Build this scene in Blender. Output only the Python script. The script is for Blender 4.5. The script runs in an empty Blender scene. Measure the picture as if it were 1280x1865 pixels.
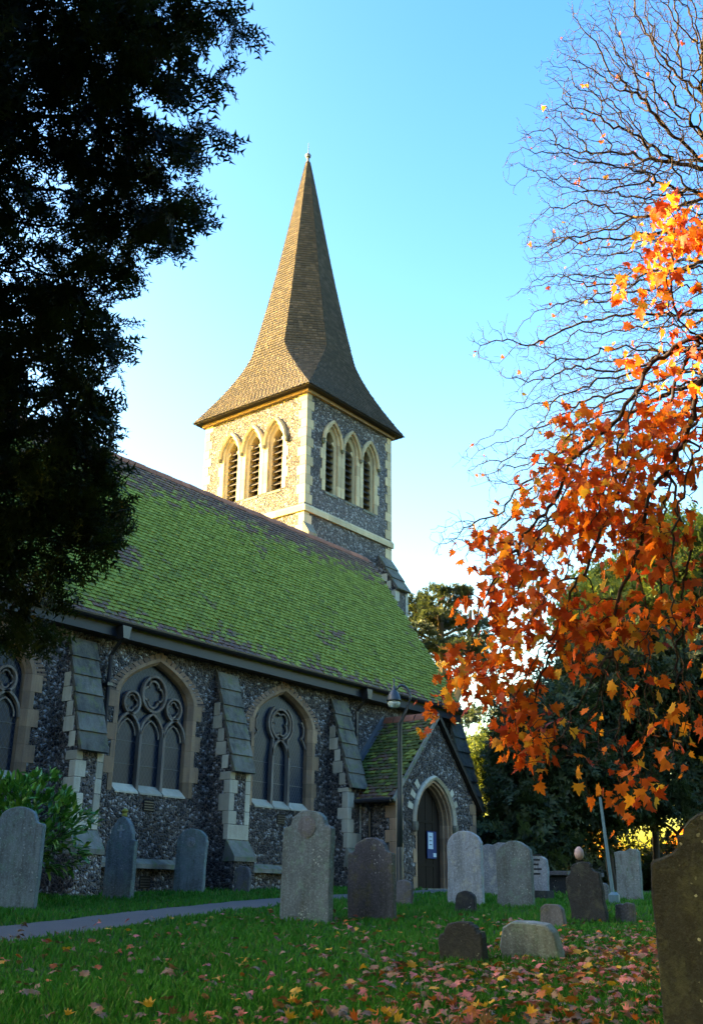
import bpy, math, random
import numpy as np
from mathutils import Vector, Matrix
from mathutils.geometry import tessellate_polygon

# ------------------------------------------------------------------ camera, sky, sun, exposure
SC = bpy.context.scene
COL = SC.collection
PI = math.pi
YAW, PITCH, ROLL = 0.9064, 0.3581, 0.0112
cam = bpy.data.cameras.new('camera'); camo = bpy.data.objects.new('camera', cam); COL.objects.link(camo)
fw = Vector((math.sin(YAW)*math.cos(PITCH), math.cos(YAW)*math.cos(PITCH), math.sin(PITCH)))
rt = Vector((math.cos(YAW), -math.sin(YAW), 0)); up = rt.cross(fw)
r2 = rt*math.cos(ROLL)+up*math.sin(ROLL); u2 = up*math.cos(ROLL)-rt*math.sin(ROLL)
camo.matrix_world = Matrix(((r2.x, u2.x, -fw.x, 0), (r2.y, u2.y, -fw.y, 0), (r2.z, u2.z, -fw.z, 0), (0, 0, 0, 1)))
cam.sensor_fit = 'VERTICAL'; cam.sensor_height = 36; cam.lens = 36.34
cam.clip_start = 0.05; cam.clip_end = 3000
SC.camera = camo
SUN_AZ, SUN_EL = math.radians(-34), math.radians(18.5)      # azimuth from +Y towards +X
sdir = Vector((math.sin(SUN_AZ)*math.cos(SUN_EL), math.cos(SUN_AZ)*math.cos(SUN_EL), math.sin(SUN_EL)))
W = bpy.data.worlds.new('World'); SC.world = W; W.use_nodes = True
nt = W.node_tree; nt.nodes.clear()
sky = nt.nodes.new('ShaderNodeTexSky'); sky.sky_type = 'NISHITA'; sky.sun_disc = False
sky.sun_elevation = SUN_EL; sky.sun_rotation = SUN_AZ
sky.air_density = 1.5; sky.dust_density = 3.0; sky.ozone_density = 1.0
hs = nt.nodes.new('ShaderNodeHueSaturation'); hs.inputs['Saturation'].default_value = 1.36; hs.inputs['Hue'].default_value = 0.512
gm = nt.nodes.new('ShaderNodeGamma'); gm.inputs['Gamma'].default_value = 1.4
bg = nt.nodes.new('ShaderNodeBackground'); bg.inputs['Strength'].default_value = 0.062
wo = nt.nodes.new('ShaderNodeOutputWorld')
nt.links.new(sky.outputs[0], gm.inputs[0]); nt.links.new(gm.outputs[0], hs.inputs['Color']); nt.links.new(hs.outputs[0], bg.inputs[0]); nt.links.new(bg.outputs[0], wo.inputs[0])
sl = bpy.data.lights.new('sun', 'SUN'); slo = bpy.data.objects.new('sun', sl); COL.objects.link(slo)
sl.energy = 3.8; sl.angle = math.radians(0.5); sl.color = (1.0, 0.75, 0.46)
slo.rotation_euler = sdir.to_track_quat('Z', 'Y').to_euler(); slo.location = (0, 0, 60)
SC.view_settings.view_transform = 'Standard'; SC.view_settings.look = 'None'
SC.view_settings.exposure = 3.2; SC.view_settings.gamma = 1
SC.render.engine = 'CYCLES'

# ------------------------------------------------------------------ helpers
rng = np.random.default_rng(7); random.seed(7)
def g(X, Y):                                   # the churchyard rises gently to the church
    p = -.98+.035*np.asarray(X, float)+.036*np.asarray(Y, float); k = .12
    return -k*np.logaddexp(-p/k, -.32/k)
def gz(x, y): return float(g(x, y))

class NT:
    def __init__(s, name, rough=.85):
        s.m = bpy.data.materials.new(name); s.m.use_nodes = True; s.t = s.m.node_tree
        s.b = s.t.nodes['Principled BSDF']; s.b.inputs['Roughness'].default_value = rough
        s.b.inputs['Specular IOR Level'].default_value = .25
        s.pos = s.t.nodes.new('ShaderNodeNewGeometry').outputs['Position']
    def set(s, sock, v):
        if isinstance(v, bpy.types.NodeSocket): s.t.links.new(v, sock)
        else:
            if isinstance(v, (tuple, list)) and len(v) == 3 and sock.type == 'RGBA': v = (*v, 1)
            sock.default_value = v
    def n(s, typ, ins={}, out=0, **kw):
        n = s.t.nodes.new(typ)
        for k, v in kw.items(): setattr(n, k, v)
        for k, v in ins.items(): s.set(n.inputs[k], v)
        return n.outputs[out]
    def noise(s, sc, det=3, rough=.6, vec=None): return s.n('ShaderNodeTexNoise', {'Vector': vec or s.pos, 'Scale': sc, 'Detail': det, 'Roughness': rough})
    def vor(s, sc, feat='F1', out='Distance', vec=None, rnd=1):
        n = s.t.nodes.new('ShaderNodeTexVoronoi'); n.feature = feat; s.set(n.inputs['Vector'], vec or s.pos); n.inputs['Scale'].default_value = sc
        n.inputs['Randomness'].default_value = rnd
        return n.outputs[out]
    def ramp(s, f, stops, interp='LINEAR'):
        n = s.t.nodes.new('ShaderNodeValToRGB'); s.t.links.new(f, n.inputs[0]); n.color_ramp.interpolation = interp
        e = n.color_ramp.elements
        while len(e) < len(stops): e.new(.5)
        for el, (p, c) in zip(e, stops): el.position = p; el.color = (*c, 1) if not isinstance(c, (int, float)) else (c, c, c, 1)
        return n.outputs[0]
    def mix(s, f, a, b, mode='MIX'):
        n = s.t.nodes.new('ShaderNodeMix'); n.data_type = 'RGBA'; n.blend_type = mode
        s.set(n.inputs[0], f); s.set(n.inputs[6], a); s.set(n.inputs[7], b); return n.outputs[2]
    def math(s, op, a, b=0., c=None):
        n = s.t.nodes.new('ShaderNodeMath'); n.operation = op; s.set(n.inputs[0], a); s.set(n.inputs[1], b)
        if c is not None: s.set(n.inputs[2], c)
        return n.outputs[0]
    def stretch(s, sx, sy, sz): return s.n('ShaderNodeVectorMath', {0: s.pos, 1: (sx, sy, sz)}, operation='MULTIPLY')
    def rnd(s):                                 # one random number per piece, stored on faces or per object
        a = s.n('ShaderNodeAttribute', out='Fac', attribute_name='rnd'); o = s.n('ShaderNodeObjectInfo', out='Random')
        return s.math('FRACT', s.math('ADD', a, o))
    def bump(s, h, st=.5, d=.01):
        o = s.n('ShaderNodeBump', {'Strength': st, 'Distance': d, 'Height': h}); s.t.links.new(o, s.b.inputs['Normal']); return o
    def col(s, c): s.set(s.b.inputs['Base Color'], c); return s.m
    def leafy(s, c, tr=.4, c2=None):
        s.col(c); t = s.n('ShaderNodeBsdfTranslucent', {'Color': c2 or c}); mx = s.n('ShaderNodeMixShader', {0: tr, 1: s.b.outputs[0], 2: t})
        s.t.links.new(mx, s.t.nodes['Material Output'].inputs[0]); return s.m

def make(name, verts, faces, mat, parent=None, kind=None, smooth=False, rnd=None, label=None):
    me = bpy.data.meshes.new(name)
    if isinstance(faces, np.ndarray):
        v = np.asarray(verts, np.float32); nf, k = faces.shape
        me.vertices.add(len(v)); me.vertices.foreach_set('co', v.ravel())
        me.loops.add(nf*k); me.loops.foreach_set('vertex_index', faces.astype(np.int32).ravel())
        me.polygons.add(nf); me.polygons.foreach_set('loop_start', np.arange(nf, dtype=np.int32)*k)
        me.update(calc_edges=True)
    else:
        me.from_pydata([tuple(map(float, p)) for p in verts], [], [tuple(f) for f in faces]); me.update()
    if rnd is not None:
        a = me.attributes.new('rnd', 'FLOAT', 'FACE'); a.data.foreach_set('value', np.asarray(rnd, np.float32))
    if smooth: me.polygons.foreach_set('use_smooth', np.ones(len(me.polygons), bool))
    me.materials.append(mat)
    return link(name, me, parent, kind, label)
def link(name, me, parent=None, kind=None, label=None, mw=None):
    o = bpy.data.objects.new(name, me); COL.objects.link(o)
    if parent is not None: par(o, parent)
    if kind: o['kind'] = kind
    if label: o['label'] = label
    if mw is not None: o.matrix_basis = mw
    return o
WORLD = {}
def par(o, p):
    o.parent = p
    o.matrix_parent_inverse = WORLD.get(p.name, Matrix.Identity(4)).inverted()
def thing(name, label, cat, loc, group=None):
    o = bpy.data.objects.new(name, None); COL.objects.link(o); o.location = loc; o.empty_display_size = .2
    WORLD[o.name] = Matrix.Translation(Vector(loc)); return tag(o, label, cat, group)
def tag(o, label, cat, group=None):
    o['label'] = label; o['category'] = cat
    if group: o['group'] = group
    return o

class MB:
    def __init__(s): s.v = []; s.f = []
    def add(s, v, f):
        n = len(s.v); s.v += [tuple(p) for p in v]; s.f += [tuple(i+n for i in q) for q in f]; return s
    def box(s, a, b):
        (x0, y0, z0), (x1, y1, z1) = a, b
        return s.add([(x0, y0, z0), (x1, y0, z0), (x1, y1, z0), (x0, y1, z0), (x0, y0, z1), (x1, y0, z1), (x1, y1, z1), (x0, y1, z1)],
                     [(0, 3, 2, 1), (4, 5, 6, 7), (0, 1, 5, 4), (1, 2, 6, 5), (2, 3, 7, 6), (3, 0, 4, 7)])
    def cham(s, a, b, c=.008):                       # box with all edges chamfered, so blocks catch light
        a = np.array(a, float); b = np.array(b, float); ce = (a+b)/2; h = (b-a)/2; c = min(c, h.min()*.6)
        V = []; F = []; idx = {}
        for sx in (-1, 1):
            for sy in (-1, 1):
                for sz in (-1, 1):
                    for ax in range(3):
                        p = np.array([sx, sy, sz])*(h-c); p[ax] = (sx, sy, sz)[ax]*h[ax]
                        idx[(sx, sy, sz, ax)] = len(V); V.append(ce+p)
        for ax in range(3):
            o1, o2 = [k for k in range(3) if k != ax]
            for sg in (-1, 1):
                q = []
                for a1, a2 in ((-1, -1), (1, -1), (1, 1), (-1, 1)):
                    k = [0, 0, 0]; k[ax] = sg; k[o1] = a1; k[o2] = a2; q.append(idx[(*k, ax)])
                F.append(q)
        for ax in range(3):                          # edges along ax
            o1, o2 = [k for k in range(3) if k != ax]
            for a1 in (-1, 1):
                for a2 in (-1, 1):
                    k0 = [0, 0, 0]; k0[ax] = -1; k0[o1] = a1; k0[o2] = a2; k1 = list(k0); k1[ax] = 1
                    F.append([idx[(*k0, o1)], idx[(*k1, o1)], idx[(*k1, o2)], idx[(*k0, o2)]])
        for sx in (-1, 1):
            for sy in (-1, 1):
                for sz in (-1, 1): F.append([idx[(sx, sy, sz, k)] for k in range(3)])
        return s.add(V, F)
    def ext(s, poly, fr, n0, n1):                    # polygon in a frame, extruded between two offsets along its normal
        k = len(poly); A = [fr(u, v, n0) for u, v in poly]; B = [fr(u, v, n1) for u, v in poly]
        return s.add(A+B, [tuple(range(k)), tuple(range(2*k-1, k-1, -1))]+[(i, (i+1) % k, k+(i+1) % k, k+i) for i in range(k)])
    def plate(s, outer, holes, fr, n0, n1):          # wall with openings
        loops = [outer]+holes; pts = [p for l in loops for p in l]; k = len(pts)
        tr = tessellate_polygon([[Vector((u, v, 0)) for u, v in l] for l in loops])
        F = [tuple(t) for t in tr]+[tuple(i+k for i in t[::-1]) for t in tr]; b = 0
        for l in loops:
            m = len(l); F += [(b+i, b+(i+1) % m, k+b+(i+1) % m, k+b+i) for i in range(m)]; b += m
        return s.add([fr(u, v, n0) for u, v in pts]+[fr(u, v, n1) for u, v in pts], F)
    def tube(s, pts, rad, n=8, cap=True):
        pts = [Vector(p) for p in pts]; b = len(s.v); V = []
        rad = rad if isinstance(rad, (list, tuple)) else [rad]*len(pts)
        for i, p in enumerate(pts):
            t = (pts[min(i+1, len(pts)-1)]-pts[max(i-1, 0)]).normalized()
            a = Vector((0, 0, 1)) if abs(t.z) < .9 else Vector((1, 0, 0)); x = t.cross(a).normalized(); y = t.cross(x)
            V += [p+(x*math.cos(2*PI*j/n)+y*math.sin(2*PI*j/n))*rad[i] for j in range(n)]
        F = [(i*n+j, i*n+(j+1) % n, (i+1)*n+(j+1) % n, (i+1)*n+j) for i in range(len(pts)-1) for j in range(n)]
        if cap: F += [tuple(range(n)), tuple(range((len(pts)-1)*n, len(pts)*n))]
        return s.add(V, F)
    def lathe(s, c, prof, n=16):
        V = [(c[0]+r*math.cos(2*PI*j/n), c[1]+r*math.sin(2*PI*j/n), c[2]+z) for r, z in prof for j in range(n)]
        F = [(i*n+j, i*n+(j+1) % n, (i+1)*n+(j+1) % n, (i+1)*n+j) for i in range(len(prof)-1) for j in range(n)]
        return s.add(V, F+[tuple(range(n)), tuple(range((len(prof)-1)*n, len(prof)*n))])
    def bar(s, line, w, fr, n0, n1, closed=False):   # flat bar along a polyline in a frame
        L = [np.array(p, float) for p in line]; k = len(L); lo = []; hi = []
        for i in range(k):
            a = L[(i-1) % k] if (closed or i) else L[i]; b = L[(i+1) % k] if (closed or i < k-1) else L[i]
            t = b-a; t /= np.linalg.norm(t)+1e-9; nn = np.array([-t[1], t[0]])*w/2; lo.append(L[i]-nn); hi.append(L[i]+nn)
        for i in range(k if closed else k-1):
            j = (i+1) % k; s.ext([lo[i], lo[j], hi[j], hi[i]], fr, n0, n1)
        return s
    def build(s, name, mat, parent=None, kind=None, smooth=False, label=None):
        me = bpy.data.meshes.new(name); me.from_pydata([tuple(map(float, p)) for p in s.v], [], s.f); me.update()
        import bmesh
        bm = bmesh.new(); bm.from_mesh(me); bmesh.ops.recalc_face_normals(bm, faces=bm.faces); bm.to_mesh(me); bm.free()
        if smooth: me.polygons.foreach_set('use_smooth', np.ones(len(me.polygons), bool))
        me.materials.append(mat); return link(name, me, parent, kind, label)
def frame(o, u, n):
    o = Vector(o); u = Vector(u); n = Vector(n)
    return lambda a, b, c=0.: o+u*a+Vector((0, 0, 1))*b+n*c
def arcs(w, spring, rise, na):                       # left foot of a pointed arch -> apex -> right foot
    if rise < w:                                     # flatter than a semicircle: sides rise upright, then run straighter to the point
        left = [(-w*((1-t)**2+2*t*(1-t)*.93), spring+rise*(2*t*(1-t)*.56+t*t)) for t in np.linspace(0, 1, na+1)]
        return left+[(-x, z) for x, z in left[-2::-1]]
    R = (w*w+rise*rise)/(2*w); c = R-w; th = math.acos(-c/R) if R > c else PI/2
    left = [(c+R*math.cos(PI-(PI-th)*i/na), spring+R*math.sin(PI-(PI-th)*i/na)) for i in range(na+1)]
    return left+[(-x, z) for x, z in left[-2::-1]]
def outline(w, z0, spring, rise, nj, na):
    j = [(-w, z0+(spring-z0)*i/nj) for i in range(nj)]
    return j+arcs(w, spring, rise, na)+[(-x, z) for x, z in j[::-1]]

# ------------------------------------------------------------------ materials
MT = {}
def flint(name, dark, mid, pale, mortar):
    k = NT(name, .6); wob = k.n('ShaderNodeVectorMath', {0: k.pos, 1: k.n('ShaderNodeVectorMath', {0: k.n('ShaderNodeTexNoise', {'Vector': k.pos, 'Scale': 9.}, out='Color'), 1: (.085, .085, .085)}, operation='MULTIPLY')}, operation='ADD')
    c = k.vor(15, out='Color', vec=wob); r = k.n('ShaderNodeSeparateColor', {0: c}); d = k.vor(15, 'DISTANCE_TO_EDGE', vec=wob)
    stone = k.ramp(r, [(0, dark), (.42, dark), (.5, mid), (.72, mid), (.8, pale), (1, pale)])
    inner = k.noise(40, 2); stone = k.mix(k.math('MULTIPLY', inner, .6), stone, dark)
    edge = k.ramp(d, [(.0, 1.), (.07, 1.), (.13, 0.)])
    dirt = k.ramp(k.noise(.8, 4), [(.35, .55), (.65, 1.)])
    cc = k.mix(edge, stone, k.mix(k.noise(3), mortar, tuple(x*.6 for x in mortar)))
    cc = k.mix(1., cc, dirt, 'MULTIPLY')
    k.set(k.b.inputs['Roughness'], k.ramp(r, [(0, .28), (.5, .5), (1, .8)]))
    k.bump(k.math('ADD', k.ramp(d, [(0, 0.), (.3, 1.)]), k.math('MULTIPLY', inner, .3)), 1., .045)
    return k.col(cc)
MT['flint'] = flint('flint', (.038, .036, .044), (.16, .14, .135), (.58, .57, .58), (.24, .205, .185))
def stone(name, a, b, stain, st=.5, lich=None, sp=0., bump=.5):
    k = NT(name, .85); r = k.rnd(); n = k.noise(2.5, 5, .65); c = k.mix(k.ramp(n, [(.3, 0.), (.7, 1.)]), a, b)
    c = k.mix(1., c, k.ramp(r, [(0, .62), (1, 1.)]), 'MULTIPLY')
    drip = k.ramp(k.noise(1., 5, .7, k.stretch(7, 7, .9)), [(.45, 0.), (.7, 1.)])
    c = k.mix(k.math('MULTIPLY', drip, st), c, stain)
    if lich:
        lv = k.ramp(k.noise(6, 6, .7), [(.52, 0.), (.62, 1.)]); c = k.mix(k.math('MULTIPLY', lv, .75), c, lich)
    if sp:
        v = k.vor(26); sep = k.n('ShaderNodeSeparateColor', {0: k.vor(26, out='Color')})
        edge = k.math('ADD', v, k.math('MULTIPLY', k.noise(90, 2), .35)); cl_ = k.ramp(k.noise(3.2, 2), [(.5, 0.), (.62, 1.)])
        m = k.math('MULTIPLY', k.math('MULTIPLY', k.math('LESS_THAN', edge, .42), k.math('LESS_THAN', sep, sp*3)), cl_); c = k.mix(k.math('MULTIPLY', m, .7), c, (.34, .40, .38))
        c = k.mix(k.ramp(k.noise(38, 4, .8), [(.5, 0.), (.72, .55)]), c, tuple(x*1.7 for x in a)); c = k.mix(k.ramp(k.noise(16, 5, .75), [(.56, 0.), (.7, .7)]), c, stain)
    k.bump(k.math('ADD', k.noise(60, 3), k.math('MULTIPLY', k.noise(9, 4), 1.5)), bump, .012)
    return k.col(c)
MT['ashlar'] = stone('ashlar', (.58, .47, .29), (.46, .37, .24), (.20, .16, .11), .35)
MT['jamb'] = stone('jamb_stone', (.40, .27, .16), (.30, .20, .14), (.12, .09, .08), .55)
MT['pale'] = stone('pale_quoin', (.60, .56, .46), (.45, .42, .35), (.22, .20, .15), .4)
MT['tracery'] = stone('tracery_stone', (.20, .155, .12), (.14, .11, .095), (.38, .36, .33), .45)
MT['slab'] = stone('weathering_slab', (.22, .205, .17), (.105, .10, .09), (.03, .029, .027), .8, lich=(.13, .14, .065), bump=.9)
MT['plinth'] = stone('plinth_stone', (.26, .25, .22), (.16, .16, .14), (.06, .06, .05), .6, lich=(.10, .14, .06))
MT['rag'] = stone('arch_tile', (.34, .20, .12), (.18, .14, .12), (.08, .07, .06), .4)
def tile(name, brown, brown2, moss, z0, z1):
    k = NT(name, .9); r = k.rnd(); b = k.ramp(r, [(0, brown), (.5, brown2), (1, tuple(x*1.3 for x in brown))])
    if moss:
        z = k.n('ShaderNodeSeparateXYZ', {0: k.pos}, out='Z')
        hi = k.n('ShaderNodeMapRange', {0: z, 1: z1-1.4, 2: z1-.2, 3: 1., 4: 0.}); lo = k.n('ShaderNodeMapRange', {0: z, 1: z0+.05, 2: z0+.6, 3: .25, 4: 1.})
        f = k.math('MULTIPLY', hi, lo); big = k.ramp(k.noise(.55, 4, .6), [(.28, .35), (.5, 1.)])
        f = k.math('MULTIPLY', f, big); f = k.math('ADD', f, k.math('MULTIPLY', k.math('SUBTRACT', r, .5), .6))
        f = k.math('ADD', f, k.math('SUBTRACT', k.noise(14, 3), .5)); f = k.ramp(f, [(.28, 0.), (.6, 1.)])
        ms = k.mix(k.noise(5, 3), moss, tuple(x*.62 for x in moss)); ms = k.mix(k.ramp(r, [(.55, 0.), (1, .7)]), ms, (.24, .28, .055)); ms = k.mix(k.ramp(r, [(0, .4), (.35, 0.)]), ms, (.06, .08, .03))
        b = k.mix(f, b, ms)
    k.bump(k.noise(45, 3), .6, .01); return k.col(b)
MT['roof_tile'] = tile('nave_tile', (.15, .085, .065), (.10, .07, .06), (.205, .240, .032), 5.0, 10.2)
MT['porch_tile'] = tile('porch_tile', (.13, .075, .055), (.09, .06, .05), (.075, .095, .022), 2.2, 5.0)
MT['spire_tile'] = tile('spire_tile', (.084, .072, .064), (.056, .052, .050), None, 0, 1)
MT['ridge'] = tile('ridge_tile', (.26, .10, .06), (.20, .085, .055), None, 0, 1)
def plain(name, c, rough=.6, var=.25, spec=.3, metal=0.):
    k = NT(name, rough); k.b.inputs['Specular IOR Level'].default_value = spec; k.b.inputs['Metallic'].default_value = metal
    cc = k.mix(k.noise(5, 4), c, tuple(x*(1-var) for x in c)); k.bump(k.noise(70, 2), .15, .004); return k.col(cc)
MT['gutter'] = plain('black_iron', (.018, .018, .024), .4, .3, .5)
MT['fascia'] = plain('fascia_paint', (.020, .025, .040), .5)
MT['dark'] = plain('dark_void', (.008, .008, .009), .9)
MT['louvre'] = plain('louvre_board', (.026, .022, .021), .6, .4, .2)
MT['lead'] = plain('lead', (.10, .115, .14), .5, .3, .4)
MT['door'] = plain('oak_door', (.013, .008, .007), .7, .5, .15)
MT['lamp_iron'] = plain('lamp_paint', (.03, .045, .06), .45, .3, .5)
MT['pole'] = plain('pole_paint', (.10, .19, .24), .5, .3, .4)
MT['blue'] = plain('notice_blue', (.004, .03, .14), .5, .1, .2)
MT['paper'] = plain('paper', (.45, .56, .68), .7, .05)
MT['ink'] = plain('ink', (.10, .12, .16), .7, .05)
k = NT('leaded_glass', .3); k.b.inputs['Specular IOR Level'].default_value = .13
xz = k.n('ShaderNodeSeparateXYZ', {0: k.pos}); zz = k.t.nodes[-1].outputs[2]
def dia(sg):
    a = k.math('FRACT', k.math('MULTIPLY', k.math('ADD', k.math('MULTIPLY', xz, 1.7), k.math('MULTIPLY', zz, sg)), 7.)); return k.math('LESS_THAN', a, .16)
ld = k.math('MAXIMUM', dia(1.), dia(-1.))
k.bump(k.noise(6, 2), .25, .01); k.set(k.b.inputs['Roughness'], k.math('MULTIPLY_ADD', ld, .4, .28))
MT['glass'] = k.col(k.mix(ld, k.mix(k.noise(3), (.006, .013, .030), (.011, .022, .045)), (.06, .072, .095)))
k = NT('lamp_glass', .15); k.b.inputs['Transmission Weight'].default_value = .35; MT['lampglass'] = k.col((.55, .66, .66))
k = NT('grass_soil', .95); k.bump(k.noise(30, 4), .8, .03)
MT['soil'] = k.col(k.mix(k.noise(1.2, 4), (.008, .026, .005), (.014, .036, .007)))
k = NT('asphalt', .9); k.bump(k.noise(90, 3), .6, .006); MT['path'] = k.col(k.mix(k.noise(2, 5), (.105, .10, .10), (.068, .066, .066)))
k = NT('grass_blade', .7); r = k.rnd(); pn = k.noise(.7, 3)
cg = k.mix(k.ramp(pn, [(.35, 0.), (.65, 1.)]), k.ramp(r, [(0, (.012, .095, .006)), (.8, (.030, .150, .011)), (1, (.09, .12, .03))]), k.ramp(r, [(0, (.017, .12, .008)), (.85, (.042, .175, .013)), (1, (.09, .12, .03))]))
MT['grass'] = k.leafy(cg, .3)
def needle(name, a, b, tr=.25):
    k = NT(name, .55); r = k.rnd(); return k.leafy(k.ramp(r, [(0, a), (1, b)]), tr, k.mix(1., k.ramp(r, [(0, a), (1, b)]), (1.9, 1.7, .9), 'MULTIPLY'))
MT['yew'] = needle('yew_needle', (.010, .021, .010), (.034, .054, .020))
MT['yew_lit'] = needle('yew_needle_painted_sun', (.055, .09, .018), (.13, .17, .035), .4)  # brighter copy of the yew needles, sunlight painted into the green
MT['cedar'] = needle('cedar_needle', (.020, .036, .022), (.055, .075, .035))
MT['laurel'] = (lambda k: (setattr(k.b.inputs['Specular IOR Level'], 'default_value', .5), k.leafy(k.ramp(k.rnd(), [(0, (.035, .13, .016)), (.6, (.09, .25, .03)), (1, (.22, .38, .06))]), .2))[1])(NT('laurel_leaf', .28))
def bark(name, a, b):
    k = NT(name, .9); n = k.noise(10, 5, .7, k.stretch(4, 4, 1)); k.bump(n, .8, .02); return k.col(k.mix(n, a, b))
MT['bark'] = bark('bark', (.05, .04, .035), (.022, .018, .018)); MT['twig'] = bark('twig_bark', (.055, .040, .035), (.025, .02, .022)); MT['cedar_bark'] = bark('cedar_bark', (.22, .16, .10), (.10, .08, .06))
def leafm(name, stops, tr, boost=(1.5, 1.3, .8)):
    k = NT(name, .55); r = k.rnd(); c = k.ramp(r, stops); v = k.noise(25, 2); c = k.mix(k.math('MULTIPLY', v, .4), c, tuple(x*.5 for x in stops[0][1]))
    return k.leafy(c, tr, k.mix(1., c, boost, 'MULTIPLY'))
MT['maple'] = leafm('maple_leaf', [(0, (.33, .045, .012)), (.4, (.52, .105, .014)), (.75, (.64, .20, .02)), (.9, (.72, .38, .035)), (1, (.45, .36, .05))], .55)
MT['autumn'] = leafm('autumn_foliage', [(0, (.55, .22, .02)), (.5, (.70, .36, .03)), (1, (.45, .40, .05))], .5)
MT['fall_pink'] = leafm('fallen_pink', [(0, (.34, .10, .11)), (1, (.52, .20, .20))], .2)
MT['fall_yellow'] = leafm('fallen_yellow', [(0, (.38, .21, .02)), (1, (.58, .37, .04))], .2)
MT['fall_orange'] = leafm('fallen_orange', [(0, (.24, .06, .015)), (1, (.42, .14, .022))], .2)
MT['fall_brown'] = leafm('fallen_brown', [(0, (.09, .055, .035)), (1, (.28, .17, .10))], .1)
MT['hs_grey'] = stone('headstone_grey', (.15, .195, .215), (.085, .11, .125), (.035, .04, .03), .75, lich=(.09, .145, .13), sp=.10, bump=.6)
MT['hs_pale'] = stone('headstone_pale', (.25, .30, .355), (.15, .185, .22), (.06, .065, .06), .6, lich=(.25, .28, .25), sp=.05, bump=.6)
MT['hs_warm'] = stone('headstone_warm', (.115, .122, .142), (.068, .075, .09), (.026, .028, .027), .75, lich=(.085, .09, .05), sp=.12, bump=.6)
MT['hs_dark'] = stone('headstone_dark', (.022, .029, .037), (.012, .016, .021), (.007, .008, .009), .6, lich=(.035, .046, .036), sp=.05, bump=.7)
MT['lichen'] = stone('lichen_stone', (.34, .32, .06), (.20, .20, .05), (.08, .09, .03), .5)
MT['egg'] = stone('pink_granite', (.52, .40, .40), (.40, .32, .33), (.2, .16, .16), .3)

# ------------------------------------------------------------------ ground and path
def grid(xs, ys, off=0.):
    X, Y = np.meshgrid(xs, ys); Z = g(X, Y)+off; n, m = X.shape
    i = np.arange(n*m).reshape(n, m); return np.stack([X, Y, Z], -1).reshape(-1, 3), np.stack([i[:-1, :-1], i[:-1, 1:], i[1:, 1:], i[1:, :-1]], -1).reshape(-1, 4)
ax = np.concatenate([-np.geomspace(800, 6, 24), np.linspace(-5, 40, 100), np.geomspace(42, 900, 26)])
v, f = grid(ax, ax); make('ground', v, f, MT['soil'], kind='structure', smooth=True)
PATH = np.array([(-2, 7.0), (3, 8.5), (6.85, 9.9), (7.7, 10.14), (8.87, 10.6), (11.0, 11.4), (13.9, 12.35), (16.2, 12.75), (19, 13.1), (21.75, 13.6), (21.78, 14.4)])
PWID = np.array([1.25, 1.25, 1.2, 1.2, 1.15, 1.1, 1.0, .95, .95, 1.2, 1.25])
def pathpts(n=90):
    s = np.r_[0, np.cumsum(np.linalg.norm(np.diff(PATH, axis=0), axis=1))]; t = np.linspace(0, s[-1], n)
    return np.stack([np.interp(t, s, PATH[:, 0]), np.interp(t, s, PATH[:, 1])], 1), np.interp(t, s, PWID)
pp, pw = pathpts()
T = np.gradient(pp, axis=0); T /= np.linalg.norm(T, axis=1)[:, None]; Nn = np.stack([-T[:, 1], T[:, 0]], 1)
wob = 1+.06*np.sin(np.arange(90)*1.7)+.05*np.sin(np.arange(90)*.6)
cols = [pp+Nn*(pw*wob*q)[:, None] for q in (-.5, -.25, 0, .25, .5)]
vv = np.stack(cols, 1).reshape(-1, 2); vv = np.c_[vv, g(vv[:, 0], vv[:, 1])+.012]
i = np.arange(90*5).reshape(90, 5); make('path', vv, np.stack([i[:-1, :-1], i[:-1, 1:], i[1:, 1:], i[1:, :-1]], -1).reshape(-1, 4), MT['path'], kind='structure', smooth=True)

# ------------------------------------------------------------------ church
CH = thing('church', 'flint church with mossy tiled nave roof and tall tapering tiled spire', 'church', (14, 16, .2))
NX0, NX1, WY, EZ, RY, RZ = -12., 25.2, 16., 5.02, 19.05, 10.18
wfr = frame((0, WY, 0), (1, 0, 0), (0, -1, 0))
WINS = [(10.1, 'a'), (14.13, 'a'), (18.02, 'b')]
WW, WS, WR, WZ = 1.10, 3.76, .83, 1.88                 # window: outer half width, springing, rise, sill
def shift(p, x): return [(a+x, b) for a, b in p]
holes = [shift(outline(WW-.04, WZ+.01, WS, WR-.03, 2, 8), x) for x, _ in WINS]
MB().plate([(NX0, -.6), (NX1, -.6), (NX1, EZ+.25), (NX0, EZ+.25)], holes, wfr, -.55, 0.).build('nave_wall', MT['flint'], CH)
w2 = MB(); w2.box((NX0, WY+.55, -.6), (NX0+.5, 22.1, EZ+.2)); w2.box((NX0+.5, 21.6, -.6), (NX1-.5, 22.1, EZ+.2))
w2.build('rear_wall', MT['flint'], CH)
gfr = frame((NX1-.02, WY, 0), (0, 1, 0), (1, 0, 0))
MB().ext([(.551, -.6), (6.1, -.6), (6.1, EZ+.2), (3.05, RZ-.12), (.551, EZ+1.0)], gfr, -.45, 0).build('gable_wall', MT['flint'], CH)
# plinth course
for a, b in ((NX0, 11.6), (12.62, 15.55), (16.55, 19.45), (20.4, 20.44)):
    x = a
    while x < b-.02:
        e = min(b, x+1.1); 
        if e-x > .05:
            MB().ext([(0, .50), (.13, .50), (.13, .585), (0, .68)], frame((x+.004, WY, 0), (0, -1, 0), (1, 0, 0)), 0, e-x-.008).build('plinth_stone', MT['plinth'], CH)
        x = e
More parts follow.
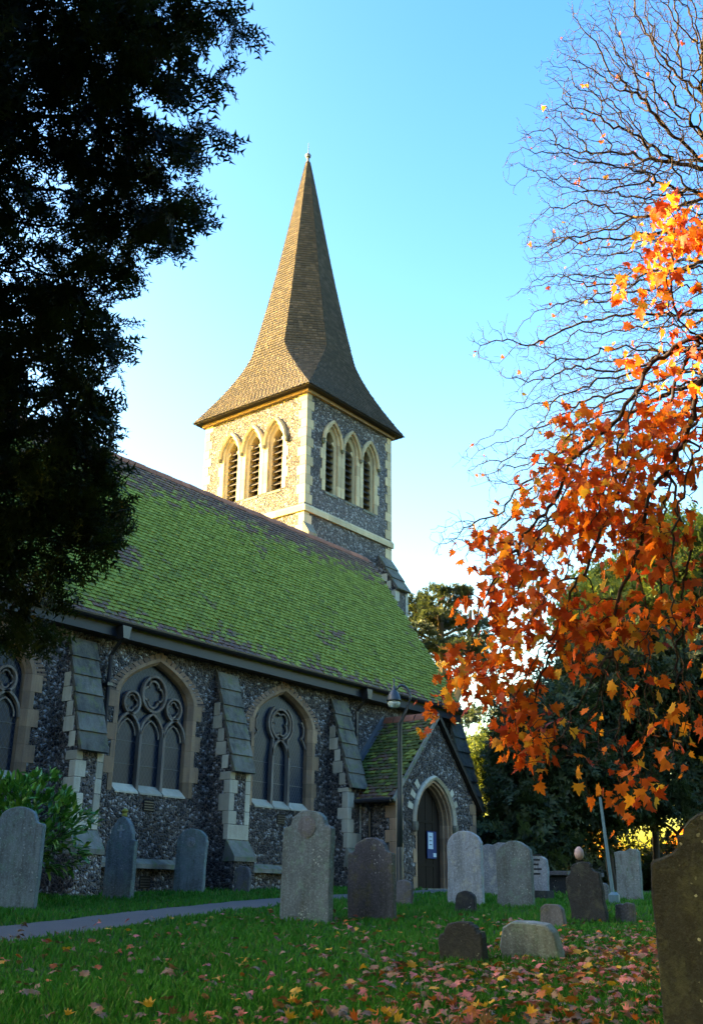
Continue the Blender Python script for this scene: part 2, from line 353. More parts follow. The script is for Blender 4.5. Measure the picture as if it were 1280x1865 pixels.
# roof
RL = math.hypot(RY-(WY-.32), RZ-EZ); ru = Vector((0, RY-(WY-.32), RZ-EZ)).normalized(); rn = Vector((0, -ru.z, ru.y))
rb = Vector((0, WY-.32, EZ))
roof = MB()
roof.add([(NX0-.2, WY-.30, EZ-.02), (NX1+.12, WY-.30, EZ-.02), (NX1+.12, RY, RZ-.03), (NX0-.2, RY, RZ-.03), (NX1+.12, 22.4, EZ-.02), (NX0-.2, 22.4, EZ-.02),
          (NX0-.2, WY-.30, EZ-.1), (NX1+.12, WY-.30, EZ-.1), (NX1+.12, RY, RZ-.16), (NX0-.2, RY, RZ-.16), (NX1+.12, 22.4, EZ-.1), (NX0-.2, 22.4, EZ-.1)],
         [(0, 1, 2, 3), (3, 2, 4, 5), (6, 9, 8, 7), (9, 11, 10, 8), (0, 6, 7, 1), (5, 4, 10, 11), (1, 7, 8, 2), (2, 8, 10, 4), (0, 3, 9, 6), (3, 5, 11, 9)])
ROOF = roof.build('roof', MT['roof_tile'], CH); WORLD[ROOF.name] = Matrix.Identity(4)
TW, TL, TG, TT = .172, .175, .113, .030
tv = np.array([(-TW/2+.007, 0, 0), (TW/2-.007, 0, 0), (TW/2-.007, TL, -.012), (-TW/2+.007, TL, -.012), (-TW/2+.007, 0, TT), (TW/2-.007, 0, TT), (TW/2-.007, TL, .002), (-TW/2+.007, TL, .002), (0, 0, TT+.006), (0, TL, .008)])
tf = [(4, 8, 9, 7), (8, 5, 6, 9), (0, 1, 5, 8), (0, 8, 4), (1, 2, 6, 5), (3, 0, 4, 7)]
tq = np.array([(4, 8, 9, 7), (8, 5, 6, 9), (0, 1, 5, 8), (0, 8, 4, 4), (1, 2, 6, 5), (3, 0, 4, 7)])
def tiles_on(origin, ux, us, un, xlen, slen, r, keep=None):
    """matrices of the tiles covering a slope, bond broken course by course, each a little out of true"""
    M = []; rows = int(slen/TG)
    for j in range(rows+1):
        nx = int(xlen/TW)+1
        for i_ in range(nx):
            x = (i_+.5*(j % 2))*TW+r.normal(0, .004)
            if x < TW*.3 or x > xlen-TW*.3: continue
            s = j*TG+r.normal(0, .005)
            if s+TL*.6 > slen: s = slen-TL*.6
            a = r.normal(0, .018); b = r.normal(0, .018); lift = .010+abs(r.normal(0, .006))
            ex = (ux+us*a+un*b).normalized(); es = (us-ux*a+un*r.normal(-.035, .02)).normalized(); en = ex.cross(es)
            if en.dot(un) < 0: en = -en
            p = origin+ux*x+us*s+un*lift
            M.append(Matrix(((ex.x, es.x, en.x, p.x), (ex.y, es.y, en.y, p.y), (ex.z, es.z, en.z, p.z), (0, 0, 0, 1))))
    return M
def join_tiles(M, name, mat, parent, r, kind='stuff'):
    A = np.array([[list(q) for q in m] for m in M]); V = np.einsum('nij,kj->nki', A[:, :3, :3], tv)+A[:, None, :3, 3]
    n = len(M); F = (tq[None]+(np.arange(n)*10)[:, None, None]).reshape(-1, 4)
    tri = F[:, 2] == F[:, 3]; Fl = [tuple(q) if not t else tuple(q[:3]) for q, t in zip(F.tolist(), tri)]
    return make(name, V.reshape(-1, 3), Fl, mat, parent, kind, rnd=np.repeat(r.random(n), 6))
r_ = np.random.default_rng(3)
TM = tiles_on(rb+Vector((8.6, 0, 0))+rn*.012, Vector((1, 0, 0)), ru, rn, NX1+.14-8.6, RL, r_)
cen = np.array([m.translation[:] for m in TM]); dd = np.linalg.norm(cen, axis=1)+np.where(cen[:, 0] < 12.1, 50, 0)
order = np.argsort(dd); near = set(order[:300].tolist())
join_tiles([m for q, m in enumerate(TM) if q not in near], 'roof_tiles', MT['roof_tile'], ROOF, r_)
tme = bpy.data.meshes.new('tile'); tme.from_pydata([tuple(p) for p in tv], [], tf); tme.materials.append(MT['roof_tile'])
for q in order[:300]: link('tile', tme, ROOF, mw=TM[q])
rme = MB(); 
pr = [(-.15, -.13), (-.10, -.03), (-.04, .03), (.04, .03), (.10, -.03), (.15, -.13)]
rme.ext(pr+[(x, z-.02) for x, z in pr[::-1]], lambda a, b, c: Vector((c, a, b)), 0, .292)
ridge_me = None
for i_ in range(int((NX1+.1-8)/.3)):
    m = Matrix.Translation((8+i_*.3, RY, RZ+.02+.006*math.sin(i_*2.1)))
    if ridge_me is None: o = rme.build('ridge_tile', MT['ridge'], ROOF); ridge_me = o.data; o.matrix_basis = m
    else: link('ridge_tile', ridge_me, ROOF, mw=m)
# gutter, fascia, downpipes
gp = [(.085*math.cos(t), .085*math.sin(t)) for t in np.linspace(PI, 2*PI, 9)]
MB().ext(gp+[(x*.85, z*.85) for x, z in gp[::-1]], lambda a, b, c: Vector((c, WY-.40+a, EZ+.0+b)), NX0, NX1+.1).build('gutter', MT['gutter'], CH)
MB().box((NX0, WY-.30, EZ-.29), (NX1, WY-.262, EZ-.101)).build('fascia_board', MT['fascia'], CH)
MB().box((NX0, WY-.262, EZ-.29), (NX1, WY-.003, EZ-.255)).build('soffit_board', MT['gutter'], CH)
def downpipe(x, zb):
    d = MB(); d.tube([(x, WY-.40, EZ-.05), (x, WY-.40, EZ-.3), (x, WY-.09, EZ-.62), (x, WY-.09, zb)], .045, 8)
    o = d.build('downpipe', MT['gutter'], CH); WORLD[o.name] = Matrix.Identity(4)
    MB().ext([(-.11, 0), (.11, 0), (.07, -.24), (-.07, -.24)], frame((x, WY-.5, EZ-.10), (1, 0, 0), (0, 1, 0)), 0, .2).build('hopper', MT['gutter'], o)
    for z in (1.2, 2.6, 3.8):
        if z > zb: MB().box((x-.07, WY-.15, z), (x+.07, WY-.002, z+.06)).build('pipe_bracket', MT['gutter'], o)
downpipe(12.78, .1); downpipe(20.62, 2.0)
# windows
def ring(parent, fr, outer, inner, cuts, sect, name, mat, gap=.004, alt=None):
    """stones of an arch or jamb: outer/inner station lists, sect = [(t across, n out)]"""
    for q, (a, b) in enumerate(zip(cuts[:-1], cuts[1:])):
        st = [(np.array(outer[i_]), np.array(inner[i_])) for i_ in range(a, b+1)]
        dr = st[1][0]-st[0][0]; ln = np.linalg.norm(dr); st[0] = tuple(p+dr/ln*gap/2 for p in st[0])
        dr = st[-1][0]-st[-2][0]; ln = np.linalg.norm(dr); st[-1] = tuple(p-dr/ln*gap/2 for p in st[-1])
        m = MB(); k = len(sect); V = []
        for o_, n_ in st:
            for j, (t, n) in enumerate(sect):
                tt = t-(alt[q] if alt and j in (0, k-1) else 0.)
                p = o_+(n_-o_)*tt; V.append(fr(p[0], p[1], n))
        F = [(i_*k+j, i_*k+(j+1) % k, (i_+1)*k+(j+1) % k, (i_+1)*k+j) for i_ in range(len(st)-1) for j in range(k)]
        F += [tuple(range(k)), tuple(range((len(st)-1)*k, len(st)*k))]
        m.add(V, F).build(name, mat, parent)
def circ(cx, cz, rx, rz, n=20): return [(cx+rx*math.cos(2*PI*i_/n), cz+rz*math.sin(2*PI*i_/n)) for i_ in range(n)]
def foil(cx, cz, r, k, n=8, rot=PI/2):                # a ring of lobes meeting in cusps
    out = []
    for a in range(k):
        th = rot+2*PI*a/k; c = (cx+r*.5*math.cos(th), cz+r*.5*math.sin(th)); sp = PI/k+PI/3.2
        out += [(c[0]+r*.5*math.cos(th+q), c[1]+r*.5*math.sin(th+q)) for q in np.linspace(-sp, sp, n)]
    return out
def nave_window(x, kind):
    fr = frame((x, WY, 0), (1, 0, 0), (0, -1, 0))
    e = bpy.data.objects.new('window', None); COL.objects.link(e); e.location = (x, WY, WZ); par(e, CH); e.matrix_parent_inverse = WORLD[CH.name].inverted(); WORLD[e.name] = Matrix.Translation((x, WY, WZ))
    nj, na = 6, 10; O = outline(WW, WZ, WS, WR, nj, na); iw = WW-.19; I = outline(iw, WZ, WS, WR-.13, nj, na)
    cuts = list(range(nj+1))+[nj+q for q in (3, 6, 10, 14, 17)]+list(range(nj+2*na, nj+2*na+nj+1))
    alt = [(.0, .75)[q % 2]*(1 if random.random() < .8 else .5) for q in range(nj)]
    ring(e, fr, O, I, cuts, [(0, .012), (.5, .012), (1, -.08), (1, -.24), (.3, -.24), (0, -.05)], 'jamb_stone', MT['jamb'], alt=alt+[0]*6+alt[::-1])
    O2 = arcs(WW+.24, WS-.1, WR+.22, 14); I2 = arcs(WW+.008, WS-.1, WR+.10, 14)
    ring(e, fr, O2, I2, list(range(0, 29)), [(0, .006), (1, .006), (1, -.06), (0, -.06)], 'arch_tile', MT['rag'], gap=.03)
    mx = (-.31, .31) if kind == 'a' else (-.29, .27); t = .065; n0, n1 = -.165, -.085
    ed = [-iw-.02, mx[0], mx[1], iw+.02]
    R = lambda q: np.interp(abs(q), [p[0] for p in arcs(iw, WS, WR-.13, 16)[16:]], [p[1] for p in arcs(iw, WS, WR-.13, 16)[16:]])
    for a, b in zip(ed[:-1], ed[1:]):                  # one leaded pane to each light
        us = np.linspace(a, b, 9); MB().ext([(a, WZ+.05), (b, WZ+.05)]+[(q, float(R(min(abs(q), iw)))+.03) for q in us[::-1]], fr, -.21, -.185).build('pane', MT['glass'], e)
        MB().ext([(.02, WZ+.012), (-.17, WZ+.17), (-.17, WZ-.02), (.02, WZ-.02)], frame((x+a+.02, WY, 0), (0, -1, 0), (1, 0, 0)), 0, b-a-.04).build('sill', MT['pale'], e)
        for z in (2.42, 2.86): MB().ext([(a+.04, z), (b-.04, z), (b-.04, z+.012), (a+.04, z+.012)], fr, -.181, -.172).build('saddle_bar', MT['lead'], e)
    tr = MB()
    for q in mx: MB().ext([(q-t/2, WZ+.02), (q+t/2, WZ+.02), (q+t/2, 3.02), (q-t/2, 3.02)], fr, n0, n1+.03).build('mullion', MT['tracery'], e)
    if kind == 'a':
        for a, b, ap in ((-iw, mx[0], 3.42), (mx[0], mx[1], 3.46), (mx[1], iw, 3.42)):
            c = (a+b)/2; hw = (b-a)/2; tr.bar([(c+p, q) for p, q in arcs(hw, 2.98, ap-2.98, 7)], .045, fr, n0, n1)
            tr.bar([(c+p, q) for p, q in arcs(hw*.72, 2.98, (ap-2.98)*.72, 5)], .03, fr, n0+.01, n1-.05)
        for c in (-.56, .56): tr.bar(circ(c, 3.62, .20, .22), .042, fr, n0, n1, True); tr.bar(foil(c, 3.62, .16, 4), .03, fr, n0+.01, n1-.04, True)
        tr.bar(circ(0, 3.86, .31, .36, 24), .048, fr, n0, n1, True); tr.bar(foil(0, 3.86, .27, 4, 9), .04, fr, n0+.01, n1-.04, True)
    else:
        c = sum(mx)/2; hw = (mx[1]-mx[0])/2; tr.bar([(c+p, q) for p, q in arcs(hw, 3.0, .42, 7)], .065, fr, n0, n1)
        for sg, q in ((-1, mx[0]), (1, mx[1])):
            tr.bar([(q, 3.0)]+[(c+sg*.415*math.cos(t), 3.76+.43*math.sin(t)) for t in np.linspace(-.95, 1.0, 12)], .05, fr, n0, n1)
            MB().bar([(sg*(iw+.01), 3.28), (sg*(iw-.10), 3.46), (sg*(iw-.15), 3.52), (sg*(iw-.09), 3.60), (sg*(iw-.08), 3.76), (sg*(iw-.16), 3.90)], .035, fr, n0+.01, n1-.03).build('cusp', MT['tracery'], e)
        tr.bar(circ(c, 3.76, .33, .34, 24), .045, fr, n0, n1, True); tr.bar(foil(c, 3.76, .29, 4, 9, PI/4), .04, fr, n0+.01, n1-.04, True)
    tr.build('tracery', MT['tracery'], e)
for x, kd in WINS: nave_window(x, kd)
for x, z in ((14.1, 1.68), (18.0, 1.66), (14.15, .27), (17.95, .62)):
    vt = MB().box((x-.13, WY-.012, z-.12), (x+.13, WY+.05, z+.1)).build('vent', MT['dark'], CH); WORLD[vt.name] = Matrix.Identity(4)
    for q in range(4): MB().box((x-.12, WY-.02, z-.10+q*.05), (x+.12, WY-.013, z-.085+q*.05)).build('grille_bar', MT['gutter'], vt)
# buttresses
def buttress(x, w, yw, top, mid, low, base, pj, pj2, n=6, mat='slab', quo='pale'):
    """sloping weathering from wall to front face, upright face, offset, base; yw wall plane facing -Y"""
    m = MB(); fr = frame((x, yw, 0), (0, -1, 0), (1, 0, 0))
    m.ext([(0, base), (pj2, base), (pj2, low-.36), (pj, low), (pj, mid), (0, top-.02)], fr, 0, w)
    o = m.build('buttress', MT['flint'], CH); WORLD[o.name] = Matrix.Identity(4)
    a = np.array([0, top]); b = np.array([pj+.06, mid-.07]); d = (b-a)/n; L = np.linalg.norm(d); t = d/L; nn = np.array([-t[1], t[0]]); nn = nn if nn[0] > 0 else -nn
    for q in range(n):
        p = a+d*q; e = a+d*(q+1)
        MB().ext([p+nn*.0, p+nn*.05, e+nn*.085+t*.03, e+nn*.0+t*.02], fr, -.015, w+.015).build('weathering_slab', MT[mat], o)
    z = low+.0; q = 0
    while z < mid-.08:
        hgt = min(.30+.05*math.sin(q*2.3+x), mid-.07-z); fa, ch = ((.14, .30), (.23, .17))[q % 2]
        if q == 0: MB().cham((x-.010, yw-pj-.012, z+.003), (x+w+.010, yw-pj+.12, z+hgt-.003)).build('quoin', MT[quo], o)
        else:
            MB().cham((x-.010, yw-pj-.012, z+.003), (x+fa, yw-pj+ch, z+hgt-.003)).build('quoin', MT[quo], o)
            MB().cham((x+w-.37+fa if fa > .2 else x+w-fa, yw-pj-.012, z+.003), (x+w+.010, yw-pj+ch, z+hgt-.003)).build('quoin', MT[quo], o)
        z += hgt; q += 1
    z = mid; q = 0
    while z < top-.75:                                    # cheek stones up the slope
        yy = pj*(top-z-.3)/(top-mid); MB().cham((x-.010, yw-yy, z), (x+.1, yw-yy+(.30 if q % 2 else .18), z+.27)).build('quoin', MT[quo], o); z += .28; q += 1
    MB().ext([(pj-.01, low+.012), (pj2+.03, low-.33), (pj2+.03, low-.42), (pj-.1, low-.42)], fr, -.02, w+.02).build('offset_stone', MT['plinth'], o)
    return o
for x in (7.9, 11.82, 15.74, 19.67): buttress(x, .60, WY, 4.58, 2.52, 1.10, -.4, .58, .80)
buttress(25.0, .62, WY, 4.72, 2.35, 1.10, -.4, .62, .82)
# porch
PX, PYF, PW, PRZ, PEZ = 21.95, 14.42, 1.76, 4.36, 2.42
pfr = frame((PX, PYF, 0), (1, 0, 0), (0, -1, 0)); DW, DS, DR = .80, 1.72, 1.02
MB().plate([(-PW, -.3), (PW, -.3), (PW, PEZ), (0, PRZ-.1), (-PW, PEZ)], [shift(outline(DW-.02, .2, DS, DR-.02, 2, 8), -.17)], pfr, -.35, 0).build('porch_front_wall', MT['flint'], CH)
MB().box((PX-PW, PYF+.35, -.3), (PX-PW+.3, WY-.003, PEZ)).build('porch_side_wall', MT['flint'], CH)
MB().box((PX+PW-.3, PYF+.35, -.3), (PX+PW, WY-.003, PEZ)).build('porch_side_wall', MT['flint'], CH)
for sg in (-1, 1):
    z = .15; q = 0
    while z < PEZ-.1:
        fa, ch = ((.16, .30), (.30, .18))[q % 2]; x0 = PX-PW-.01 if sg < 0 else PX+PW-fa; x1 = PX-PW+fa if sg < 0 else PX+PW+.01
        MB().cham((x0, PYF-.012, z), (x1, PYF+ch, min(z+.27, PEZ-.02)-.004)).build('quoin', MT['jamb'], CH); z += .27; q += 1
PR = bpy.data.objects.new('porch_roof', None); COL.objects.link(PR); PR.location = (PX, 15, PRZ); par(PR, CH); WORLD[PR.name] = Matrix.Translation((PX, 15, PRZ))
for sg in (-1, 1):
    us = Vector((-sg*(PW+.22), 0, PRZ-PEZ+.27)).normalized(); un = Vector((sg*us.z, 0, abs(us.x))); o = Vector((PX+sg*(PW+.22), PYF-.06, PEZ-.27)); L = (Vector((PX, PYF-.06, PRZ))-o).length
    s = MB(); a = o-un*.01; b = a+us*L; dy = Vector((0, WY-PYF+.05, 0)); th = un*-.07
    s.add([a, b, b+dy, a+dy, a+th, b+th, b+dy+th, a+dy+th], [(0, 1, 2, 3), (4, 7, 6, 5), (0, 4, 5, 1), (1, 5, 6, 2), (2, 6, 7, 3), (3, 7, 4, 0)]).build('roof_boarding', MT['louvre'], PR)
    join_tiles(tiles_on(o, Vector((0, 1, 0)), us, un, WY-PYF+.03, L, r_), 'roof_tiles', MT['porch_tile'], PR, r_)
    vb = MB(); vb.add([o+un*.03+Vector((0, -.05, 0)), o+us*L+un*.03+Vector((0, -.05, 0)), o+us*L-un*.06+Vector((0, -.05, 0)), o-un*.06+Vector((0, -.05, 0)),
                       o+un*.03+Vector((0, -.005, 0)), o+us*L+un*.03+Vector((0, -.005, 0)), o+us*L-un*.06+Vector((0, -.005, 0)), o-un*.06+Vector((0, -.005, 0))],
                      [(0, 1, 2, 3), (4, 7, 6, 5), (0, 4, 5, 1), (1, 5, 6, 2), (2, 6, 7, 3), (3, 7, 4, 0)]).build('verge_coping', MT['louvre' if sg > 0 else 'plinth'], PR)
    fl = MB(); a = o+un*.045+Vector((0, WY-PYF+.06-.11, 0)); fl.add([a, a+us*L, a+us*L+Vector((0, .107, 0)), a+Vector((0, .107, 0)), a+un*.12+Vector((0, .107, 0)), a+us*L+un*.12+Vector((0, .107, 0))], [(0, 1, 2, 3), (3, 2, 5, 4)]).build('lead_flashing', MT['lead'], PR)
    MB().tube([(PX+sg*(PW+.26), PYF-.05, PEZ-.27), (PX+sg*(PW+.26), WY-.05, PEZ-.27)], .05, 8).build('gutter', MT['gutter'], PR)
    MB().tube([(PX+sg*(PW+.24), PYF+.7, PEZ-.28), (PX+sg*(PW+.06), PYF+.7, PEZ-.5), (PX+sg*(PW+.06), PYF+.7, .1)], .035, 8).build('downpipe', MT['gutter'], PR)
for q in range(5):
    y = PYF-.05+q*.325; link('ridge_tile', ridge_me, PR, mw=Matrix.Translation((PX, y, PRZ+.04)) @ Matrix.Rotation(PI/2, 4, 'Z'))
dfr = frame((PX-.17, PYF, 0), (1, 0, 0), (0, -1, 0))
DO = bpy.data.objects.new('doorway', None); COL.objects.link(DO); DO.location = (PX-.17, PYF, .2); par(DO, CH); WORLD[DO.name] = Matrix.Translation((PX-.17, PYF, .2))
O = outline(DW, .2, DS, DR, 5, 10); I = outline(DW-.17, .2, DS, DR-.15, 5, 10); cuts = list(range(6))+[8, 11, 15, 19, 22]+list(range(25, 31))
ring(DO, dfr, O, I, cuts, [(0, .01), (.35, .01), (.45, -.05), (.7, -.06), (.8, -.14), (1, -.16), (1, -.3), (0, -.3)], 'jamb_stone', MT['jamb'], alt=[.6, 0, .6, 0, .5]+[0]*6+[.5, 0, .6, 0, .6])
ring(DO, dfr, arcs(DW+.13, DS+.0, DR+.12, 12), arcs(DW+.02, DS, DR+.015, 12), [0, 4, 8, 12, 16, 20, 24], [(0, .004), (0, .05), (.4, .10), (1, .05), (1, .004)], 'hood_mould', MT['pale'])
ring(DO, dfr, arcs(DW+.42, DS+.0, DR+.36, 12), arcs(DW+.14, DS, DR+.13, 12), list(range(25)), [(0, .006), (1, .006), (1, -.06), (0, -.06)], 'voussoir', MT['flint'], gap=.02)
for a in (2, 4, 6, 18, 20): 
    AO = arcs(DW+.36, DS, DR+.31, 12); AI = arcs(DW+.15, DS, DR+.14, 12); ring(DO, dfr, AO, AI, [a, a+1], [(0, .012), (1, .012), (1, -.06), (0, -.06)], 'voussoir', MT['pale'])
for sg in (-1, 1): MB().lathe(dfr(sg*(DW+.075), DS-.16, .05), [(.02, -.07), (.06, -.04), (.075, .02), (.085, .10), (.075, .16)], 8).build('label_stop', MT['plinth'], DO)
iw = DW-.17; A = outline(iw+.01, .22, DS, DR-.15, 1, 12)
top = lambda u: float(np.interp(abs(u), [p[0] for p in A[13:26]], [p[1] for p in A[13:26]]))
lf = link('door', None, DO); WORLD[lf.name] = Matrix.Identity(4)
nb = 8; bw = 2*iw/nb
for q in range(nb):
    a = -iw+q*bw+.004; b = a+bw-.008; MB().ext([(a, .22), (b, .22), (b, top(b)-.01), ((a+b)/2, top((a+b)/2)-.01), (a, top(a)-.01)], dfr, -.30, -.255-.006*(q % 2)).build('plank', MT['door'], lf)
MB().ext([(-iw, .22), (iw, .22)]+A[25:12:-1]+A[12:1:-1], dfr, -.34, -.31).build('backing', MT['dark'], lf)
for z in (.75, 1.75): MB().box((PX-.17-iw+.02, PYF+.24, z), (PX-.17+.35, PYF+.258, z+.06)).build('strap_hinge', MT['door'], lf)
MB().lathe((PX-.17-.45, PYF+.235, 1.15), [(.0, -.04), (.04, 0), (.0, .04)], 10).build('ring_handle', MT['gutter'], lf)
MB().box((PX-.17-.85, PYF-.35, .12), (PX-.17+.85, PYF-.02, .245)).build('door_step', MT['plinth'], CH)
# tower
TX, TY, TWd, HT, HB = 23.12, 20.0, 4.69, 15.79, 11.72
SB = TX+TWd/2, TY+TWd/2
def lanc(w, z0, sp, ri): return outline(w, z0, sp, ri, 2, 8)
LW, LZ, LS, LR = .36, 12.45, 14.28, .66
hol = [shift(lanc(LW+.01, LZ, LS, LR), q) for q in (-1.02, 0, 1.02)]
F_S = frame((SB[0], TY, 0), (1, 0, 0), (0, -1, 0)); F_W = frame((TX, SB[1], 0), (0, -1, 0), (-1, 0, 0))
h2 = TWd/2
MB().plate([(-h2, -.3), (h2, -.3), (h2, HT), (-h2, HT)], hol, F_S, -.5, 0).build('tower_wall', MT['flint'], CH)
MB().plate([(-h2+.501, -.3), (h2-.501, -.3), (h2-.501, HT), (-h2+.501, HT)], hol, F_W, -.5, 0).build('tower_wall', MT['flint'], CH)
MB().box((TX, TY+TWd-.5, -.3), (TX+TWd, TY+TWd, HT)).build('tower_wall', MT['flint'], CH)
MB().box((TX+TWd-.5, TY+.501, -.3), (TX+TWd, TY+TWd-.501, HT)).build('tower_wall', MT['flint'], CH)
def corner(sx, sy, z0, z1):
    z = z0; q = 0
    while z < z1-.05:
        h = min(.33, z1-z); a, b = ((.36, .24), (.24, .36))[q % 2]; cx = TX if sx < 0 else TX+TWd; cy = TY if sy < 0 else TY+TWd
        x0, x1 = (cx-.012, cx+a) if sx < 0 else (cx-a, cx+.012); y0, y1 = (cy-.012, cy+b) if sy < 0 else (cy-b, cy+.012)
        MB().cham((x0, y0, z+.002), (x1, y1, z+h-.002), .006).build('quoin', MT['ashlar'], CH); z += h; q += 1
for sx, sy in ((-1, -1), (1, -1), (-1, 1)): corner(sx, sy, HB+.03, HT-.17); corner(sx, sy, 8.4, HB-.27)
def band(z0, z1, pj, mat, name, chamfer):
    for q in range(4):
        for fr, hh in ((F_S, h2), (F_W, h2)):
            a = -hh-pj+(2*hh+2*pj)*q/4; b = a+(2*hh+2*pj)/4; a += .002; b -= .002
            if fr is F_W: 
                if q == 3: b = hh-.004
            o = fr(0, 0, 0); n = (fr(0, 0, 1)-o); u = fr(1, 0, 0)-o
            MB().ext([(-.02, z0), (pj, z0), (pj, z1-chamfer), (-.02, z1)], lambda s, z, c: o+n*s+u*c+Vector((0, 0, z)), a, b).build(name, MT[mat], CH)
band(HB-.26, HB+.03, .07, 'ashlar', 'string_course', .12)
band(HT-.17, HT-.01, .10, 'jamb', 'cornice_stone', .02)
def belfry(fr):
    o = fr(0, LZ, 0); e = bpy.data.objects.new('belfry_window', None); COL.objects.link(e); e.location = o; par(e, CH); WORLD[e.name] = Matrix.Translation(o)
    nj = 5; iw = .235; zs = np.linspace(LZ, LS, nj+1)
    for c in (-1.02, 0, 1.02):
        O = shift(outline(.50, LZ, LS, .80, nj, 8), c); I = shift(outline(LW-.05, LZ, LS, .58, nj, 8), c); J = shift(outline(iw, LZ, LS, .44, nj, 8), c)
        cuts = list(range(nj+1))+[nj+3, nj+6, nj+8, nj+10, nj+13]+list(range(nj+16, 2*nj+17))
        al = ([.0, .45, .0, .45, .0] if c < -.5 else [0]*5)+[0]*6+([.0, .45, .0, .45, .0] if c > .5 else [0]*5)
        ring(e, fr, O, I, cuts, [(0, .014), (.9, .014), (1, -.02), (1, -.05), (0, -.05)], 'jamb_stone', MT['ashlar'], alt=al)
        ring(e, fr, I, J, [0, nj, nj+8, nj+16, 2*nj+16], [(0, -.055), (1, -.115), (1, -.40), (0, -.40)], 'splay_stone', MT['ashlar'])
        ring(e, fr, shift(arcs(.53, LS-.12, .94, 10), c), shift(arcs(.42, LS-.12, .80, 10), c), [0, 5, 10, 15, 20], [(0, .016), (0, .07), (.4, .13), (1, .09), (1, .016)], 'hood_mould', MT['ashlar'])
        top = lambda u: float(np.interp(abs(u), [0, .08, .16, iw], [LS+.44, LS+.33, LS+.19, LS]))
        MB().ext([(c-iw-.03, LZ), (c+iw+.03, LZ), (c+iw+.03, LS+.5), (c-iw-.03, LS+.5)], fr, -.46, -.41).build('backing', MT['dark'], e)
        for q in range(9):
            z = LZ+.10+q*.225
            hw = iw-.004 if z+.1 < LS else max(.07, iw*(1-(z+.1-LS)/.5)); A = [fr(c-hw, z-.07, -.13), fr(c+hw, z-.07, -.13), fr(c+hw, z+.10, -.30), fr(c-hw, z+.10, -.30)]
            MB().add(A+[p+Vector((0, 0, .022)) for p in A], [(0, 3, 2, 1), (4, 5, 6, 7), (0, 1, 5, 4), (1, 2, 6, 5), (2, 3, 7, 6), (3, 0, 4, 7)]).build('louvre', MT['louvre'], e)
        for sg in (-1, 1):                              # cusps of the trefoil head
            cu = MB().ext([(c+sg*iw, LS-.06), (c+sg*iw, LS+.14), (c+sg*(iw-.09), LS+.10), (c+sg*(iw-.10), LS+.05)], fr, -.20, -.118); cu.build('cusp', MT['ashlar'], e)
        MB().ext([(.02, LZ-.09), (.02, LZ-.01), (-.4, LZ+.10), (-.4, LZ-.09)], lambda s, z, w: fr(c+w, z, s), -LW+.05, LW-.05).build('sill', MT['plinth'], e)
    for c in (-1.53, -.51, .51, 1.53): MB().lathe(fr(c, LS-.13, .06), [(.02, -.10), (.05, -.07), (.075, 0), (.06, .05), (.08, .09)], 8).build('label_stop', MT['plinth'], e)
belfry(F_S); belfry(F_W)
buttress(TX+TWd-.78, .72, TY, 10.98, 9.75, 6.0, 0., .72, .9, 3)
MB().ext([(-.02, HB-2.2), (.5, HB-2.2), (.5, HB-1.0), (-.02, HB-.6)], lambda s, z, c: Vector((TX-.05+c, TY-s*.5, z)), 0, .42).build('corner_broach', MT['plinth'], CH)
# spire: square eaves swept into an octagon, laid in tiled courses
ov = .33; ZB, BB, ZA = 18.35, 1.80, 27.75; te = math.tan(PI/8); HA = h2+ov
def prof(z):
    if z < ZB:
        t = (z-HT)/(ZB-HT); r = HA+(BB-HA)*(1-(1-t)**1.55); return r, BB*te+(HA-BB*te)*(max(0, 1-t))**1.25 if t < 1 else BB*te
    t = (z-ZB)/(ZA-ZB); r = BB*(1-t)*(1-.0)+.035*t - .10*math.sin(PI*t)*(1-t); return r, r*te
def octa(z, add=0.):
    r, c = prof(z); c = min(c, r-.0005); r += add; c += add*te
    return [(-r, -c), (-c, -r), (c, -r), (r, -c), (r, c), (c, r), (-c, r), (-r, c)]
zs = [HT-.03]
while zs[-1] < ZA-.25:
    t = zs[-1]; r0 = prof(t)[0]; r1 = prof(t+.02)[0]; sl = math.hypot(.02, r0-r1)/.02; zs.append(t+.118/sl)
sp = MB(); SV = []; SF = []; SR = []; rs = np.random.default_rng(11)
